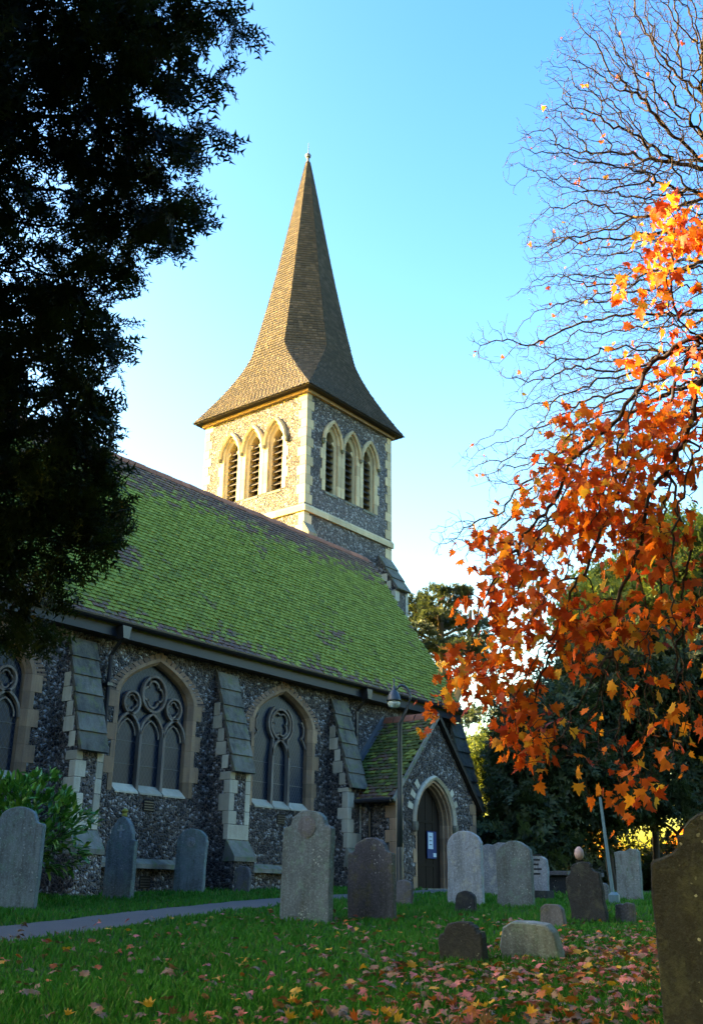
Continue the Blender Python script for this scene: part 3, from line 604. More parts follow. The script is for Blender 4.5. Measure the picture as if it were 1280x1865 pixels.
for za, zb in zip(zs[:-1], zs[1:]):
    A = octa(za, .030); Bq = octa(zb, .006)
    sp.add([(SB[0]+x, SB[1]+y, zb) for x, y in Bq]+[(SB[0]+x, SB[1]+y, za) for x, y in octa(za, .0)], [(i_, (i_+1) % 8, 8+(i_+1) % 8, 8+i_) for i_ in range(8)])
    for k in range(8):
        a0, a1 = np.array(A[k]), np.array(A[(k+1) % 8]); b0, b1 = np.array(Bq[k]), np.array(Bq[(k+1) % 8]); wl = np.linalg.norm(a1-a0)
        nt_ = max(1, int(round(wl/.17))); off = rs.random(); ts = np.clip((np.arange(nt_+2)-1+off)/nt_, 0, 1)
        for t0, t1 in zip(ts[:-1], ts[1:]):
            if t1-t0 < .02: continue
            t1 -= .012*(wl > .3); j = rs.normal(0, .004, 2); up_ = 1+abs(rs.normal(0, .0022))
            p = [a0+(a1-a0)*t0, a0+(a1-a0)*t1, b0+(b1-b0)*t1, b0+(b1-b0)*t0]; q0 = octa(za, -.005); c0, c1 = np.array(q0[k]), np.array(q0[(k+1) % 8])
            n = len(SV)
            SV += [(SB[0]+p[0][0]*up_, SB[1]+p[0][1]*up_, za+j[0]), (SB[0]+p[1][0]*up_, SB[1]+p[1][1]*up_, za+j[1]), (SB[0]+p[2][0], SB[1]+p[2][1], zb+.01), (SB[0]+p[3][0], SB[1]+p[3][1], zb+.01),
                   (SB[0]+(c0+(c1-c0)*t0)[0], SB[1]+(c0+(c1-c0)*t0)[1], za+j[0]), (SB[0]+(c0+(c1-c0)*t1)[0], SB[1]+(c0+(c1-c0)*t1)[1], za+j[1])]
            SF += [(n, n+1, n+2, n+3), (n+4, n+5, n+1, n)]; SR += [rs.random()]*2; SR[-1] = SR[-2]
SPIRE = sp.build('spire', MT['spire_tile'], CH); WORLD[SPIRE.name] = Matrix.Identity(4)
make('spire_tiles', SV, np.array(SF), MT['spire_tile'], SPIRE, 'stuff', rnd=SR)
MB().box((SB[0]-HA+.02, SB[1]-HA+.02, HT-.06), (SB[0]+HA-.02, SB[1]+HA-.02, HT-.005)).build('eaves_board', MT['louvre'], SPIRE)
MB().lathe((SB[0], SB[1], ZA-.4), [(.09, -.05), (.10, .1), (.06, .25), (.055, .42), (.10, .46), (.12, .55), (.07, .63), (.015, .68), (.012, 1.15)], 12).build('finial', MT['lead'], SPIRE)

# ------------------------------------------------------------------ lamp post, pole, notice board
lx, ly = 15.75, 11.2; lz = gz(lx, ly)
L = thing('street_lamp', 'dark swan-neck lamp post with one hanging glass lantern before the porch', 'street lamp', (lx, ly, lz))
MB().lathe((lx-.02, ly-.05, lz-.05), [(.085, 0), (.085, .1), (.062, .14), (.06, .9), (.055, .95)], 12).build('base', MT['lamp_iron'], L)
th = np.linspace(0, PI*1.02, 14); hx = Vector((rt.x, rt.y, 0))                      # hook lies across the view
base = Vector((lx-.02, ly-.05, lz)); ptop = Vector((lx+.08, ly+.0, 3.05))
ds = (Vector((15.66, 11.23, 0))-Vector((15.84, 10.99, 0))).normalized(); a0 = Vector((15.85, 10.98, 3.50)); 
pts = [base+Vector((0, 0, .9)), base.lerp(ptop, .6), ptop, ptop.lerp(a0, .6)+Vector((0, 0, -.03))]+[a0+ds*(.15*(1-math.cos(t)))+Vector((0, 0, .25*math.sin(t))) for t in th]
MB().tube(pts, [.055, .048, .042, .034]+[.022]*14, 10).build('post', MT['lamp_iron'], L, smooth=True)
lc = a0+ds*.30; lc = Vector((lc.x, lc.y, 3.46))
MB().lathe(lc, [(.012, .42), (.018, .36), (.012, .30), (.03, .27), (.04, .20), (.07, .17), (.115, .09), (.135, .02), (.14, -.01), (.12, -.012)], 16).build('lantern_cap', MT['lamp_iron'], L, smooth=True)
MB().lathe(lc, [(.12, -.013), (.118, -.06), (.10, -.11), (.05, -.135)], 16).build('lantern_bowl', MT['lampglass'], L, smooth=True)
qx, qy = 18.5, 8.42; qz = gz(qx, qy)
Pm = thing('marker_pole', 'thin blue-grey pole on a round foot beyond the leaning dark stone', 'pole', (qx, qy, qz))
MB().tube([(qx, qy, qz-.1), (qx-.03, qy+.12, qz+1.85)], [.038, .026], 8).build('shaft', MT['pole'], Pm); MB().lathe((qx, qy, qz-.05), [(.10, 0), (.10, .2), (.05, .25)], 10).build('foot', MT['pole'], Pm)
nbx = PX+.05; NBt = thing('notice_board', 'small blue notice board with white paper fixed on the porch door', 'notice board', (nbx, PYF+.245, .98))
MB().cham((nbx-.20, PYF+.215, .93), (nbx+.20, PYF+.240, 1.56), .006).build('board', MT['blue'], NBt)
pa = MB().box((nbx-.17, PYF+.210, 1.15), (nbx+.04, PYF+.214, 1.53)).build('notice', MT['paper'], NBt); WORLD[pa.name] = Matrix.Identity(4)
for q in range(3): MB().box((nbx-.12, PYF+.207, 1.24+q*.09), (nbx-.01, PYF+.2095, 1.262+q*.09)).build('print', MT['ink'], pa)
MB().box((nbx+.05, PYF+.210, .97), (nbx+.18, PYF+.214, 1.06)).build('notice', MT['paper'], NBt)

# ------------------------------------------------------------------ headstones
def profile(kind, w, h, r):
    a = w/2; P = [(-a, 0)]
    if kind == 'round': P += [(-a, h-a*.75)]+[(a*math.cos(t), h-a*.75+a*.75*math.sin(t)) for t in np.linspace(PI, 0, 15)[1:-1]]+[(a, h-a*.75)]
    elif kind == 'segment': P += [(-a, h*.86)]+[(x*a, h*.86+h*.14*(1-x*x)) for x in np.linspace(-.96, .96, 13)]+[(a, h*.86)]
    elif kind == 'shoulder':
        s = h-a*.62; P += [(-a, s), (-a*.93, s+.03), (-a*.78, s+.035), (-a*.70, s+.06)]+[(a*.70*math.cos(t), s+.06+(h-s-.06)*math.sin(t)) for t in np.linspace(PI, 0, 13)[1:-1]]+[(a*.70, s+.06), (a*.78, s+.035), (a*.93, s+.03), (a, s)]
    elif kind == 'ogee':
        s = h*.80; P += [(-a, s), (-a*.96, s+.015)]+[(-a*.96+a*.36*q, s+.015+.06*q*q) for q in np.linspace(.2, 1, 5)]+[(-a*.58, s+.13), (-a*.50, s+.135)]+[(a*.50*math.cos(t), s+.135+(h-s-.135)*math.sin(t)) for t in np.linspace(PI, 0, 11)[1:-1]]+[(a*.50, s+.135), (a*.58, s+.13)]+[(a*.96-a*.36*q, s+.015+.06*q*q) for q in np.linspace(1, .2, 5)]+[(a*.96, s+.015), (a, s)]
    elif kind == 'gothic':
        P += [(-a, h*.72), (-a*.80, h*.74)]+[(x*.8, z) for x, z in arcs(a, h*.74, h*.26, 6)]+[(a*.80, h*.74), (a, h*.72)]
    elif kind == 'peon': P += [(-a, h*.93), (-a*.5, h*.97), (-a*.1, h*.95), (a*.3, h), (a*.8, h*.985), (a, h*.94)]
    elif kind == 'rough': P += [(-a*1.02, h*.55), (-a*.92, h*.9), (-a*.6, h*.985), (0, h), (a*.55, h*.98), (a*.8, h*.86), (a*.98, h*.4)]
    P = [P[0]]+[(P[0][0]+(P[1][0]-P[0][0])*q, P[1][1]*q) for q in (.25, .4, .55, .7, .85)]+P[1:]+[(P[-1][0]+(a-P[-1][0])*q, P[-1][1]*(1-q)) for q in (.15, .3, .45, .6, .75)]
    P.append((a, 0)); return [(x+(r.normal(0, .005) if 0 < i_ < len(P)-1 else 0), z+(r.normal(0, .004) if 0 < i_ < len(P)-1 else 0)) for i_, (x, z) in enumerate(P)]
def headstone(label, x, y, w, h, t, kind, mat, yaw, lean=0., back=0., cat='headstone', bury=.12):
    """yaw in degrees: turn of the carved face from due -X towards -Y; lean sideways, back away"""
    r = np.random.default_rng(int(x*1000)); pr = profile(kind, w, h+bury, r); z = gz(x, y)-bury
    k = len(pr); c = .012; ctr = np.array([0, (h+bury)*.5])
    ins = [(px*(1-2*c/w), pz-(c if pz > .02 else 0)) for px, pz in pr]
    V = [(px, -t/2, pz) for px, pz in ins]+[(px, -t/2+c, pz) for px, pz in pr]+[(px, t/2-c, pz) for px, pz in pr]+[(px, t/2, pz) for px, pz in ins]
    F = [tuple(range(k)), tuple(range(4*k-1, 3*k-1, -1))]+[(b*k+i_, b*k+(i_+1) % k, (b+1)*k+(i_+1) % k, (b+1)*k+i_) for b in range(3) for i_ in range(k)]
    o = MB().add(V, F).build('headstone', MT[mat])
    o.matrix_basis = Matrix.Translation((x, y, z)) @ Matrix.Rotation(math.radians(yaw-90), 4, 'Z') @ Matrix.Rotation(math.radians(lean), 4, 'Y') @ Matrix.Rotation(math.radians(back), 4, 'X')
    WORLD[o.name] = o.matrix_basis.copy(); return tag(o, label, cat, 'gravestones in the churchyard')
def relief(o, name, mb, mat):
    q = mb.build(name, MT[mat]); q.parent = o; return q
HS = [
 ('wide shouldered grey headstone in front of the laurel bush', 9.17, 13.13, .84, 1.37, .11, 'shoulder', 'hs_grey', 25, 0, -1),
 ('round topped headstone with carved rosette standing against the nave wall', 14.75, 15.42, .66, 1.18, .10, 'round', 'hs_grey', 14, 2, 0),
 ('tiny stub of a headstone at the foot of the buttress', 15.75, 14.95, .33, .50, .10, 'round', 'hs_warm', 14, 0, 0),
 ('tall lichen streaked headstone with round head beside the path end', 10.67, 9.02, .76, 1.36, .11, 'shoulder', 'hs_grey', 5, 0, -2),
 ('brownish round shouldered headstone in front of the lamp post', 11.68, 8.73, .71, 1.03, .10, 'shoulder', 'hs_warm', 5, 0, 1),
 ('small low headstone just behind the brownish one by the porch', 14.66, 10.33, .31, .40, .08, 'round', 'hs_warm', 8, 4, 0),
 ('pale grey segment topped headstone just right of the porch door', 16.02, 9.98, .66, 1.19, .10, 'round', 'hs_pale', 4, 0, 0),
 ('whitish headstone with chipped top half hidden behind two others', 19.28, 11.29, .66, 1.03, .10, 'peon', 'hs_pale', 0, 0, 0),
 ('grey headstone with dark mossy stripe down its middle', 15.9, 8.95, .64, 1.04, .10, 'segment', 'hs_grey', 2, 0, 0),
 ('small dark round headstone at the foot of the pale grey one', 13.97, 8.72, .32, .31, .09, 'round', 'hs_dark', 5, 3, 0),
 ('small dark headstone with peaked round top among the near leaves', 8.16, 5.12, .41, .34, .11, 'shoulder', 'hs_dark', 8, -2, 0),
 ('low broad rough grey block lying among the near leaves', 8.77, 4.79, .54, .33, .16, 'rough', 'hs_grey', 10, 2, 6),
 ('small peaked brown stub in the grass behind the rough block', 12.45, 6.49, .32, .28, .10, 'rough', 'hs_warm', 5, 0, 0),
 ('almost black headstone leaning to the left with arched shoulders', 13.56, 6.51, .50, .78, .09, 'ogee', 'hs_dark', 0, -7, 0),
 ('square topped bluish headstone right of the thin pole', 20.06, 8.79, .50, .95, .10, 'peon', 'hs_grey', 0, 0, 0),
 ('low broken pale stump beside the leaning dark stone', 13.95, 6.2, .26, .26, .10, 'peon', 'hs_warm', 0, 0, 0),
 ('small bluish stone at the foot of the thin pole', 19.2, 8.95, .24, .33, .09, 'round', 'hs_grey', 0, 0, 0),
 ('huge dark lichen spotted headstone in the right foreground', 5.47, 1.87, .80, 1.17, .10, 'ogee', 'hs_dark', -4, 0, 0)]
hs = [headstone(*a) for a in HS]
relief(hs[1], 'rosette', MB().lathe((0, 0, 0), [(.09, 0), (.10, .012), (.06, .02), (.03, .03)], 14), 'hs_pale').matrix_basis = Matrix.Translation((0, -.05, 1.05)) @ Matrix.Rotation(PI/2, 4, 'X')
relief(hs[3], 'rosette', MB().lathe((0, 0, 0), [(.13, 0), (.14, .010), (.09, .014), (.03, .02)], 14), 'hs_warm').matrix_basis = Matrix.Translation((0, -.055, 1.27)) @ Matrix.Rotation(PI/2, 4, 'X')
o = headstone('slim pointed headstone with raised cross and lichen topped finial', 12.2, 14.43, .56, 1.33, .12, 'gothic', 'hs_grey', 15)
relief(o, 'cross', MB().box((-.02, -.075, 1.10), (.02, -.06, 1.30)).box((-.07, -.0745, 1.20), (.07, -.0605, 1.235)), 'hs_pale')
relief(o, 'finial', MB().lathe((0, 0, 1.43), [(.03, 0), (.05, .03), (.035, .07), (.06, .11), (.02, .15)], 10), 'lichen')
o = headstone('whitish lettered headstone standing on a dark block', 18.76, 10.08, .46, .80, .09, 'segment', 'hs_pale', 0, 1, 0, bury=-.16)
relief(o, 'base_block', MB().cham((-.27, -.14, -.26), (.27, .14, .0)), 'hs_dark')
for q in range(5): relief(o, 'inscription', MB().box((-.12+.02*(q % 2), -.047, .62-q*.085), (.12-.03*(q % 3), -.044, .655-q*.085)), 'hs_dark')
ex, ey = 14.35, 7.02; ez = gz(ex, ey)
E_ = thing('finial_marker', 'pale pink stone egg on a slim post peeping over the leaning stone', 'grave marker', (ex, ey, ez))
MB().lathe((ex, ey, ez-.1), [(.10, 0), (.08, .1), (.05, .3), (.045, .85), (.06, .88)], 10).build('post', MT['hs_dark'], E_)
MB().lathe((ex, ey, ez+.78), [(.02, 0), (.055, .03), (.07, .08), (.06, .14), (.02, .185)], 14).build('egg', MT['egg'], E_, smooth=True)
cx_, cy_ = 22.0, 11.1; cz_ = gz(cx_, cy_)
T_ = thing('chest_tomb', 'low dark chest tomb in the shade under the yews', 'tomb', (cx_, cy_, cz_))
MB().cham((cx_-.8, cy_-.4, cz_-.1), (cx_+.8, cy_+.4, cz_+.36)).build('chest', MT['hs_dark'], T_); MB().cham((cx_-.9, cy_-.48, cz_+.362), (cx_+.9, cy_+.48, cz_+.45)).build('lid', MT['hs_warm'], T_)

# ------------------------------------------------------------------ trees
def sample(lobes, n, r, yr=None, shell=0.):
    L = np.array(lobes); v = L[:, 3]*L[:, 3]*L[:, 4]; k = r.choice(len(L), n, p=v/v.sum()); d = r.normal(size=(n, 3)); d /= np.linalg.norm(d, axis=1)[:, None]
    rad = (shell+(1-shell)*r.random(n))**(1/3); rr = np.stack([L[k, 3], L[k, 3], L[k, 4]], 1); return L[k, :3]+d*rad[:, None]*rr
def colonize(roots, att, step, infl, kill, it, r, jit=.25, pull=(0, 0, 0)):
    N = [np.array(p, float) for p in roots]; par_ = [-1]+list(range(len(roots)-1)); N2 = []; 
    pts = [N[0]]; pa = [-1]
    for a, b in zip(N[:-1], N[1:]):
        m = max(1, int(np.linalg.norm(b-a)/step))
        for q in range(1, m+1): pts.append(a+(b-a)*q/m+r.normal(0, step*.08, 3)); pa.append(len(pts)-2)
    P = np.array(pts); alive = np.ones(len(att), bool); near = np.zeros(len(att), int); nd = np.full(len(att), 1e9); new = np.arange(len(P)); cnt = {}
    pull = np.array(pull, float)
    for _ in range(it):
        ia = np.where(alive)[0]
        if len(ia) == 0: break
        for c in range(0, len(new), 400):
            nw = new[c:c+400]; d = np.linalg.norm(att[ia][:, None]-P[nw][None], axis=2); j = d.argmin(1); m = d[np.arange(len(ia)), j]; b = m < nd[ia]; nd[ia[b]] = m[b]; near[ia[b]] = nw[j[b]]
        alive &= nd > kill; ia = np.where(alive & (nd < infl))[0]
        if len(ia) == 0:
            ia = np.where(alive)[0]
            if len(ia) == 0: break
            ia = ia[np.argsort(nd[ia])[:6]]
        dv = att[ia]-P[near[ia]]; dv /= np.linalg.norm(dv, axis=1)[:, None]; un, inv = np.unique(near[ia], return_inverse=True)
        D = np.zeros((len(un), 3)); np.add.at(D, inv, dv); D /= np.linalg.norm(D, axis=1)[:, None]+1e-9; D += r.normal(0, jit, D.shape)+pull; D /= np.linalg.norm(D, axis=1)[:, None]
        ok = np.array([cnt.get(int(u), 0) < 4 for u in un])
        for u in un: cnt[int(u)] = cnt.get(int(u), 0)+1
        if not ok.any(): alive[ia] = False; continue
        new = np.arange(len(P), len(P)+ok.sum()); P = np.vstack([P, P[un[ok]]+D[ok]*step]); pa += un[ok].tolist()
    return P, np.array(pa)
def radii(P, pa, r0, ex=2.3):
    s = np.full(len(P), r0**ex)*0; ch = np.zeros(len(P), int)
    for i_ in range(len(P)-1, 0, -1):
        if ch[i_] == 0: s[i_] = r0**ex
        s[pa[i_]] += s[i_]; ch[pa[i_]] += 1
    return np.maximum(s, r0**ex)**(1/ex), ch
def limbs(P, pa, R, n=5):
    i_ = np.where(pa >= 0)[0]; a = P[pa[i_]]; b = P[i_]; t = b-a; t /= np.linalg.norm(t, axis=1)[:, None]+1e-9
    h = np.where(np.abs(t[:, 2:3]) < .9, [[0, 0, 1.]], [[1., 0, 0]]); x = np.cross(t, h); x /= np.linalg.norm(x, axis=1)[:, None]; y = np.cross(t, x)
    an = np.arange(n)*2*PI/n; ring_ = x[:, None]*np.cos(an)[None, :, None]+y[:, None]*np.sin(an)[None, :, None]
    ra = np.minimum(R[pa[i_]], R[i_]*1.5); V = np.concatenate([a[:, None]+ring_*ra[:, None, None], (b+t*R[i_, None]*.4)[:, None]+ring_*R[i_, None, None]], 1).reshape(-1, 3)
    q = np.arange(n); F = np.stack([q, (q+1) % n, n+(q+1) % n, n+q], 1); return V, (F[None]+(np.arange(len(i_))*2*n)[:, None, None]).reshape(-1, 4)
def basis(d, r, roll=True):
    d = d/(np.linalg.norm(d, axis=1)[:, None]+1e-9); h = r.normal(size=d.shape); x = np.cross(d, h); x /= np.linalg.norm(x, axis=1)[:, None]+1e-9; z = np.cross(x, d); return np.stack([x, d, z], -1)
def scatter(tv_, tf_, pos, B, sc):
    k = len(tv_); n = len(pos); V = np.einsum('nij,kj->nki', B, tv_)*np.asarray(sc)[:, None, None]+pos[:, None]
    return V.reshape(-1, 3), (tf_[None]+(np.arange(n)*k)[:, None, None]).reshape(-1, tf_.shape[1])
def spray(r, n=9, L=.26, nl=.05, nw=.013, side=3):     # a feathery evergreen shoot: axis with side shoots, flat needles both ways
    V = []; F = []
    def shoot(o, d, l, m):
        d = d/np.linalg.norm(d); s = np.cross(d, [0, 0, 1.]); s /= np.linalg.norm(s)+1e-9
        for q in range(m):
            p = o+d*l*(q+.5)/m+np.array([0, 0, -.10*(q/m)**2*l])
            for sg in (-1, 1):
                e = p+(s*sg*.8+d*.65)*nl*(1-.45*q/m)+np.array([0, 0, r.normal(0, .008)]); w = d*nw; b = len(V); e = e+r.normal(0, nl*.22, 3); V.extend([p-w*.6, p+w*.6, e]); F.append((b, b+1, b+2))
    shoot(np.zeros(3), np.array([0, 1., 0]), L, n)
    for q in range(side):
        sg = 1 if q % 2 else -1; shoot(np.array([0, L*(.15+.55*q/side), 0]), np.array([sg*.8, .75, r.normal(0, .2)]), L*.55, max(3, n//2))
    return np.array(V), np.array(F)
def evergreen(name, label, cat, base, roots, lobes, natt, step, r0, mat, sc, per, seed, kill=.16, shootargs={}, inner=0, droop=-.35, barkm='bark', innerlobes=None):
    r = np.random.default_rng(seed); t = thing(name, label, cat, base); att = sample(lobes, natt, r)
    P, pa = colonize(roots, att, step, step*9, kill, 160, r, .2); R, ch = radii(P, pa, r0); V, F = limbs(P, pa, R, 5); make('trunk', V, F, MT[barkm], t)
    tip = np.where(R < r0*2.3)[0]; tip = tip[tip > 5]; d = P[tip]-P[pa[tip]]
    pos = np.repeat(P[tip], per, 0)+r.normal(0, step*.35, (len(tip)*per, 3)); dr = np.repeat(d/step, per, 0)+r.normal(0, .65, (len(tip)*per, 3)); dr[:, 2] += droop
    if inner:
        ip = sample(innerlobes or lobes, inner, r); pos = np.vstack([pos, ip]); q = r.normal(size=(inner, 3)); q[:, 2] += droop; dr = np.vstack([dr, q])
    a, b = spray(r, **shootargs); s = r.uniform(.65, 1.25, len(pos))*sc; V, F = scatter(a, b, pos, basis(dr, r), s)
    make('foliage', V, F, MT[mat], t, 'stuff', rnd=np.repeat(r.random(len(pos)), len(b)))
    return t
YL = [(3.71, 5.91, 6.45, .96, .86), (4.2, 5.08, 6.56, .49, .44), (4.23, 5.58, 5.97, .83, .54), (4.66, 5.05, 5.82, .29, .15), (4.3, 6.31, 5.65, 1.01, .61), (4.56, 5.49, 5.48, .41, .24), (4.44, 6.78, 5.15, .76, .56), (4.58, 6.05, 5.2, .37, .27), (4.51, 7.15, 4.55, .82, .61), (4.61, 6.28, 4.5, .31, .29), (4.72, 7.25, 3.92, .66, .61), (4.74, 6.68, 3.96, .31, .29), (4.99, 7.26, 3.28, .75, .55), (5.1, 6.68, 3.23, .33, .33), (4.97, 7.37, 2.74, .59, .44), (5.06, 6.89, 2.82, .33, .29), (4.89, 7.46, 2.25, .42, .39), (3.22, 7.51, 5.77, 1.17, 1.59), (3.97, 8.38, 3.74, 1.22, 1.75)]
YL = [tuple(.68*q for q in l) for l in YL]+[(1.4, 5.2, 5.6, 1.3, 1.5), (1.2, 4.6, 3.6, 1.2, 1.3)]
evergreen('yew_tree', 'dense dark yew hanging over the roof at the left edge', 'tree', (2.04, 5.64, gz(2.04, 5.64)), [(2.04, 5.64, gz(2.04, 5.64)-.2), (2.1, 5.6, 1.5), (2.25, 5.3, 2.9), (2.3, 4.9, 4.2)], YL, 3000, .075, .003, 'yew', .78, 2, 21, inner=2900, kill=.085, innerlobes=[l for l in YL if l[2] < 3.5 or l[0] < 2.6], shootargs=dict(n=11, nl=.052, nw=.020, side=6))
def yew(label, base, lobes, seed, natt=600, inner=2600, mat='yew'):
    x, y = base; z = gz(x, y); c = np.mean(np.array(lobes)[:, :3], 0)
    return evergreen('yew_tree', label, 'tree', (x, y, z), [(x, y, z-.2), (x, y+.1, z+1.2), (x+(c[0]-x)*.5, y+(c[1]-y)*.5, (z+c[2])*.55), tuple(c)], lobes, natt, .30, .012, mat, 2.3, 2, seed, kill=.35, inner=inner, shootargs=dict(n=7, side=3, nw=.035), droop=-.8)
yew('dark yew crowding the right side of the porch', (26.2, 14.2), [(25.7, 13.9, 2.4, 1.1, 1.15), (26.44, 13.64, 3.87, 1.59, 1.91), (25.4, 14.01, 1.5, 1.3, .8)], 31)
yew('yew with sunlight painted into its green directly behind the porch gable edge', (33.2, 19.2), [(32.5, 19.1, 4.5, 1.1, 1.2), (33.3, 18.6, 5.2, .9, 1.0), (32.4, 19.2, 3.6, .6, .9)], 32, 250, 900, 'yew_lit')
yew('tall black yew in the middle of the right hand trees', (29.0, 13.2), [(28.74, 13.15, 5.05, 1.87, 2.55), (27.81, 13.38, 2.9, 1.81, 1.3), (29.6, 12.4, 3.3, 1.6, 1.2), (30.04, 12.04, 6.45, 1.93, 2.45)], 33, 800, 4200)
yew('tallest yew with sunlight painted into its green behind the maple leaves', (31.0, 12.6), [(30.33, 12.89, 8.35, 1.99, 1.99), (32.37, 11.46, 10.2, 2.1, 2.1)], 34, 700, 3000, 'yew_lit')
yew('low dark holly thicket closing the far right corner', (35.5, 13.5), [(32.5, 15.6, .9, 1.8, .9), (34.2, 13.4, 1.0, 1.9, .9), (36.5, 11.0, 1.5, 1.9, 1.3), (36.0, 12.0, 3.6, 1.8, 1.1), (33.4, 14.6, 3.5, 1.6, .9)], 36, 500, 2400)
yew('broad dark yew at the right edge of the churchyard', (32.6, 10.0), [(32.0, 9.9, 3.6, 1.3, .9), (31.58, 10.94, 6.23, 1.99, 2.6), (32.4, 10.1, 8.54, 2.04, 2.97), (32.4, 9.6, 4.6, 1.6, 1.5)], 35, 800, 3400)
for q, (x, y, h, lb) in enumerate([(-5.5, -1.5, 14, 'south west, nearest the left yew'), (-1.5, -5.2, 15, 'south, straight behind the path'), (3.8, -5.4, 16, 'south, tallest of the belt'), (8.6, -4.6, 15, 'south, behind the maple trunk'), (13.4, -3.6, 15, 'south east, beside the bare tree'), (18.6, -2.6, 14, 'south east'), (-6.5, 4.5, 13, 'west')]):  # unseen trees added behind the viewer to keep sky light off the churchyard
    evergreen('yew_tree', 'unseen tall evergreen of the belt added to shade the churchyard from the '+lb, 'tree', (x, y, gz(x, y)), [(x, y, gz(x, y)-.2), (x, y, 3), (x, y, h*.6)], [(x, y, h*.42, 2.9, h*.32), (x+.5, y+.3, h*.7, 2.2, h*.27), (x-.6, y-.2, h*.6, 2.4, h*.25)], 260, .5, .03, 'yew', 5.5, 2, 80+q, kill=.8, inner=1100, shootargs=dict(n=5, side=2, nw=.04, nl=.07), droop=-.5)
# cedar beyond the nave end
rc = np.random.default_rng(5); cb = (43.5, 28.2); C_ = thing('cedar_tree', 'flat layered cedar far off beyond the end of the nave roof', 'tree', (cb[0], cb[1], gz(*cb)))
tr = MB(); tr.tube([(cb[0], cb[1], 0), (cb[0]-.1, cb[1], 5), (cb[0]+.1, cb[1]+.1, 10), (cb[0], cb[1], 14.5)], [.55, .45, .34, .1], 8); tr.tube([(cb[0]+.1, cb[1], 8), (cb[0]+.9, cb[1]-1.0, 11), (cb[0]+1.0, cb[1]-1.2, 14)], [.25, .2, .08], 7)
pos = []; dr = []
for q in range(34):
    z = rc.uniform(6.5, 14.9); a = rc.uniform(0, 2*PI); l = rc.uniform(.8, 3.0)*(1.15-.45*(z-6)/9); c = np.array([cb[0]+math.cos(a)*l, cb[1]+math.sin(a)*l, z]); tr.tube([(cb[0], cb[1], z-.7), tuple(c-[0, 0, .1])], [.10, .03], 5)
    m = 130; ang = rc.uniform(0, 2*PI, m); rr = np.sqrt(rc.random(m))*rc.uniform(.7, 1.25); pos.append(c+np.stack([np.cos(ang)*rr, np.sin(ang)*rr, rc.normal(0, .10, m)-.18*rr*rr], 1)); dr.append(np.stack([np.cos(ang), np.sin(ang), rc.normal(.1, .4, m)], 1))
tr.build('trunk', MT['cedar_bark'], C_); pos = np.vstack(pos); dr = np.vstack(dr); a, b = spray(rc, n=5, L=.26, nl=.09, nw=.05, side=3)
V, F = scatter(a, b, pos, basis(dr, rc), rc.uniform(.8, 1.5, len(pos))); make('foliage', V, F, MT['cedar'], C_, 'stuff', rnd=np.repeat(rc.random(len(pos)), len(b)))
# far autumn shrubs and hedge seen under the yews
for q, (x, y, z, w, lb) in enumerate([(51, 29, 2.9, 1.6, 'round golden shrub seen far off under the yews, leftmost'), (54, 25.5, 3.3, 1.9, 'round golden shrub seen far off under the yews, middle'), (57, 21, 3.6, 1.9, 'round golden shrub seen far off under the yews, rightmost')]):
    r = np.random.default_rng(60+q); t = thing('autumn_shrub', lb, 'shrub', (x, y, gz(x, y)), 'golden shrubs beyond the churchyard'); p = sample([(x, y, z*.55, w, z*.55)], 1500, r, shell=.3)
    a = np.array([(-.5, 0, 0), (0, -.3, .1), (.5, 0, 0), (0, .5, .1)]); V, F = scatter(a, np.array([(0, 1, 2, 3)]), p, basis(r.normal(size=(1500, 3)), r), r.uniform(.15, .35, 1500)); make('foliage', V, F, MT['autumn'], t, 'stuff', rnd=r.random(1500))
    MB().tube([(x, y, -.1), (x+.1, y, z*.7)], [.12, .05], 6).build('trunk', MT['bark'], t)

# ------------------------------------------------------------------ maple leaves
LP = [(0, 0), (.10, .06), (.42, -.06), (.33, .12), (.56, .30), (.34, .36), (.42, .62), (.20, .55), (.16, .72), (0, 1.0), (-.16, .72), (-.20, .55), (-.42, .62), (-.34, .36), (-.56, .30), (-.33, .12), (-.42, -.06), (-.10, .06)]
def leafv(curl, fold): return np.array([(x, y, -curl*(x*x+(y-.35)**2)+fold*abs(x)) for x, y in LP]+[(0, .33, 0.), (.008, -.45, -.05), (-.008, -.45, -.05)])
LF = np.array([(18, i_, (i_+1) % 18) for i_ in range(18)]+[(0, 19, 20)])
def leafmesh(name, v, mat): me = bpy.data.meshes.new(name); me.from_pydata([tuple(map(float, p)) for p in v], [], [tuple(map(int, q)) for q in LF]); me.materials.append(mat); return me
def mats(B, p, s): 
    M = Matrix.Identity(4)
    for i_ in range(3):
        for j in range(3): M[i_][j] = float(B[i_, j]*s)
        M[i_][3] = float(p[i_])
    return M
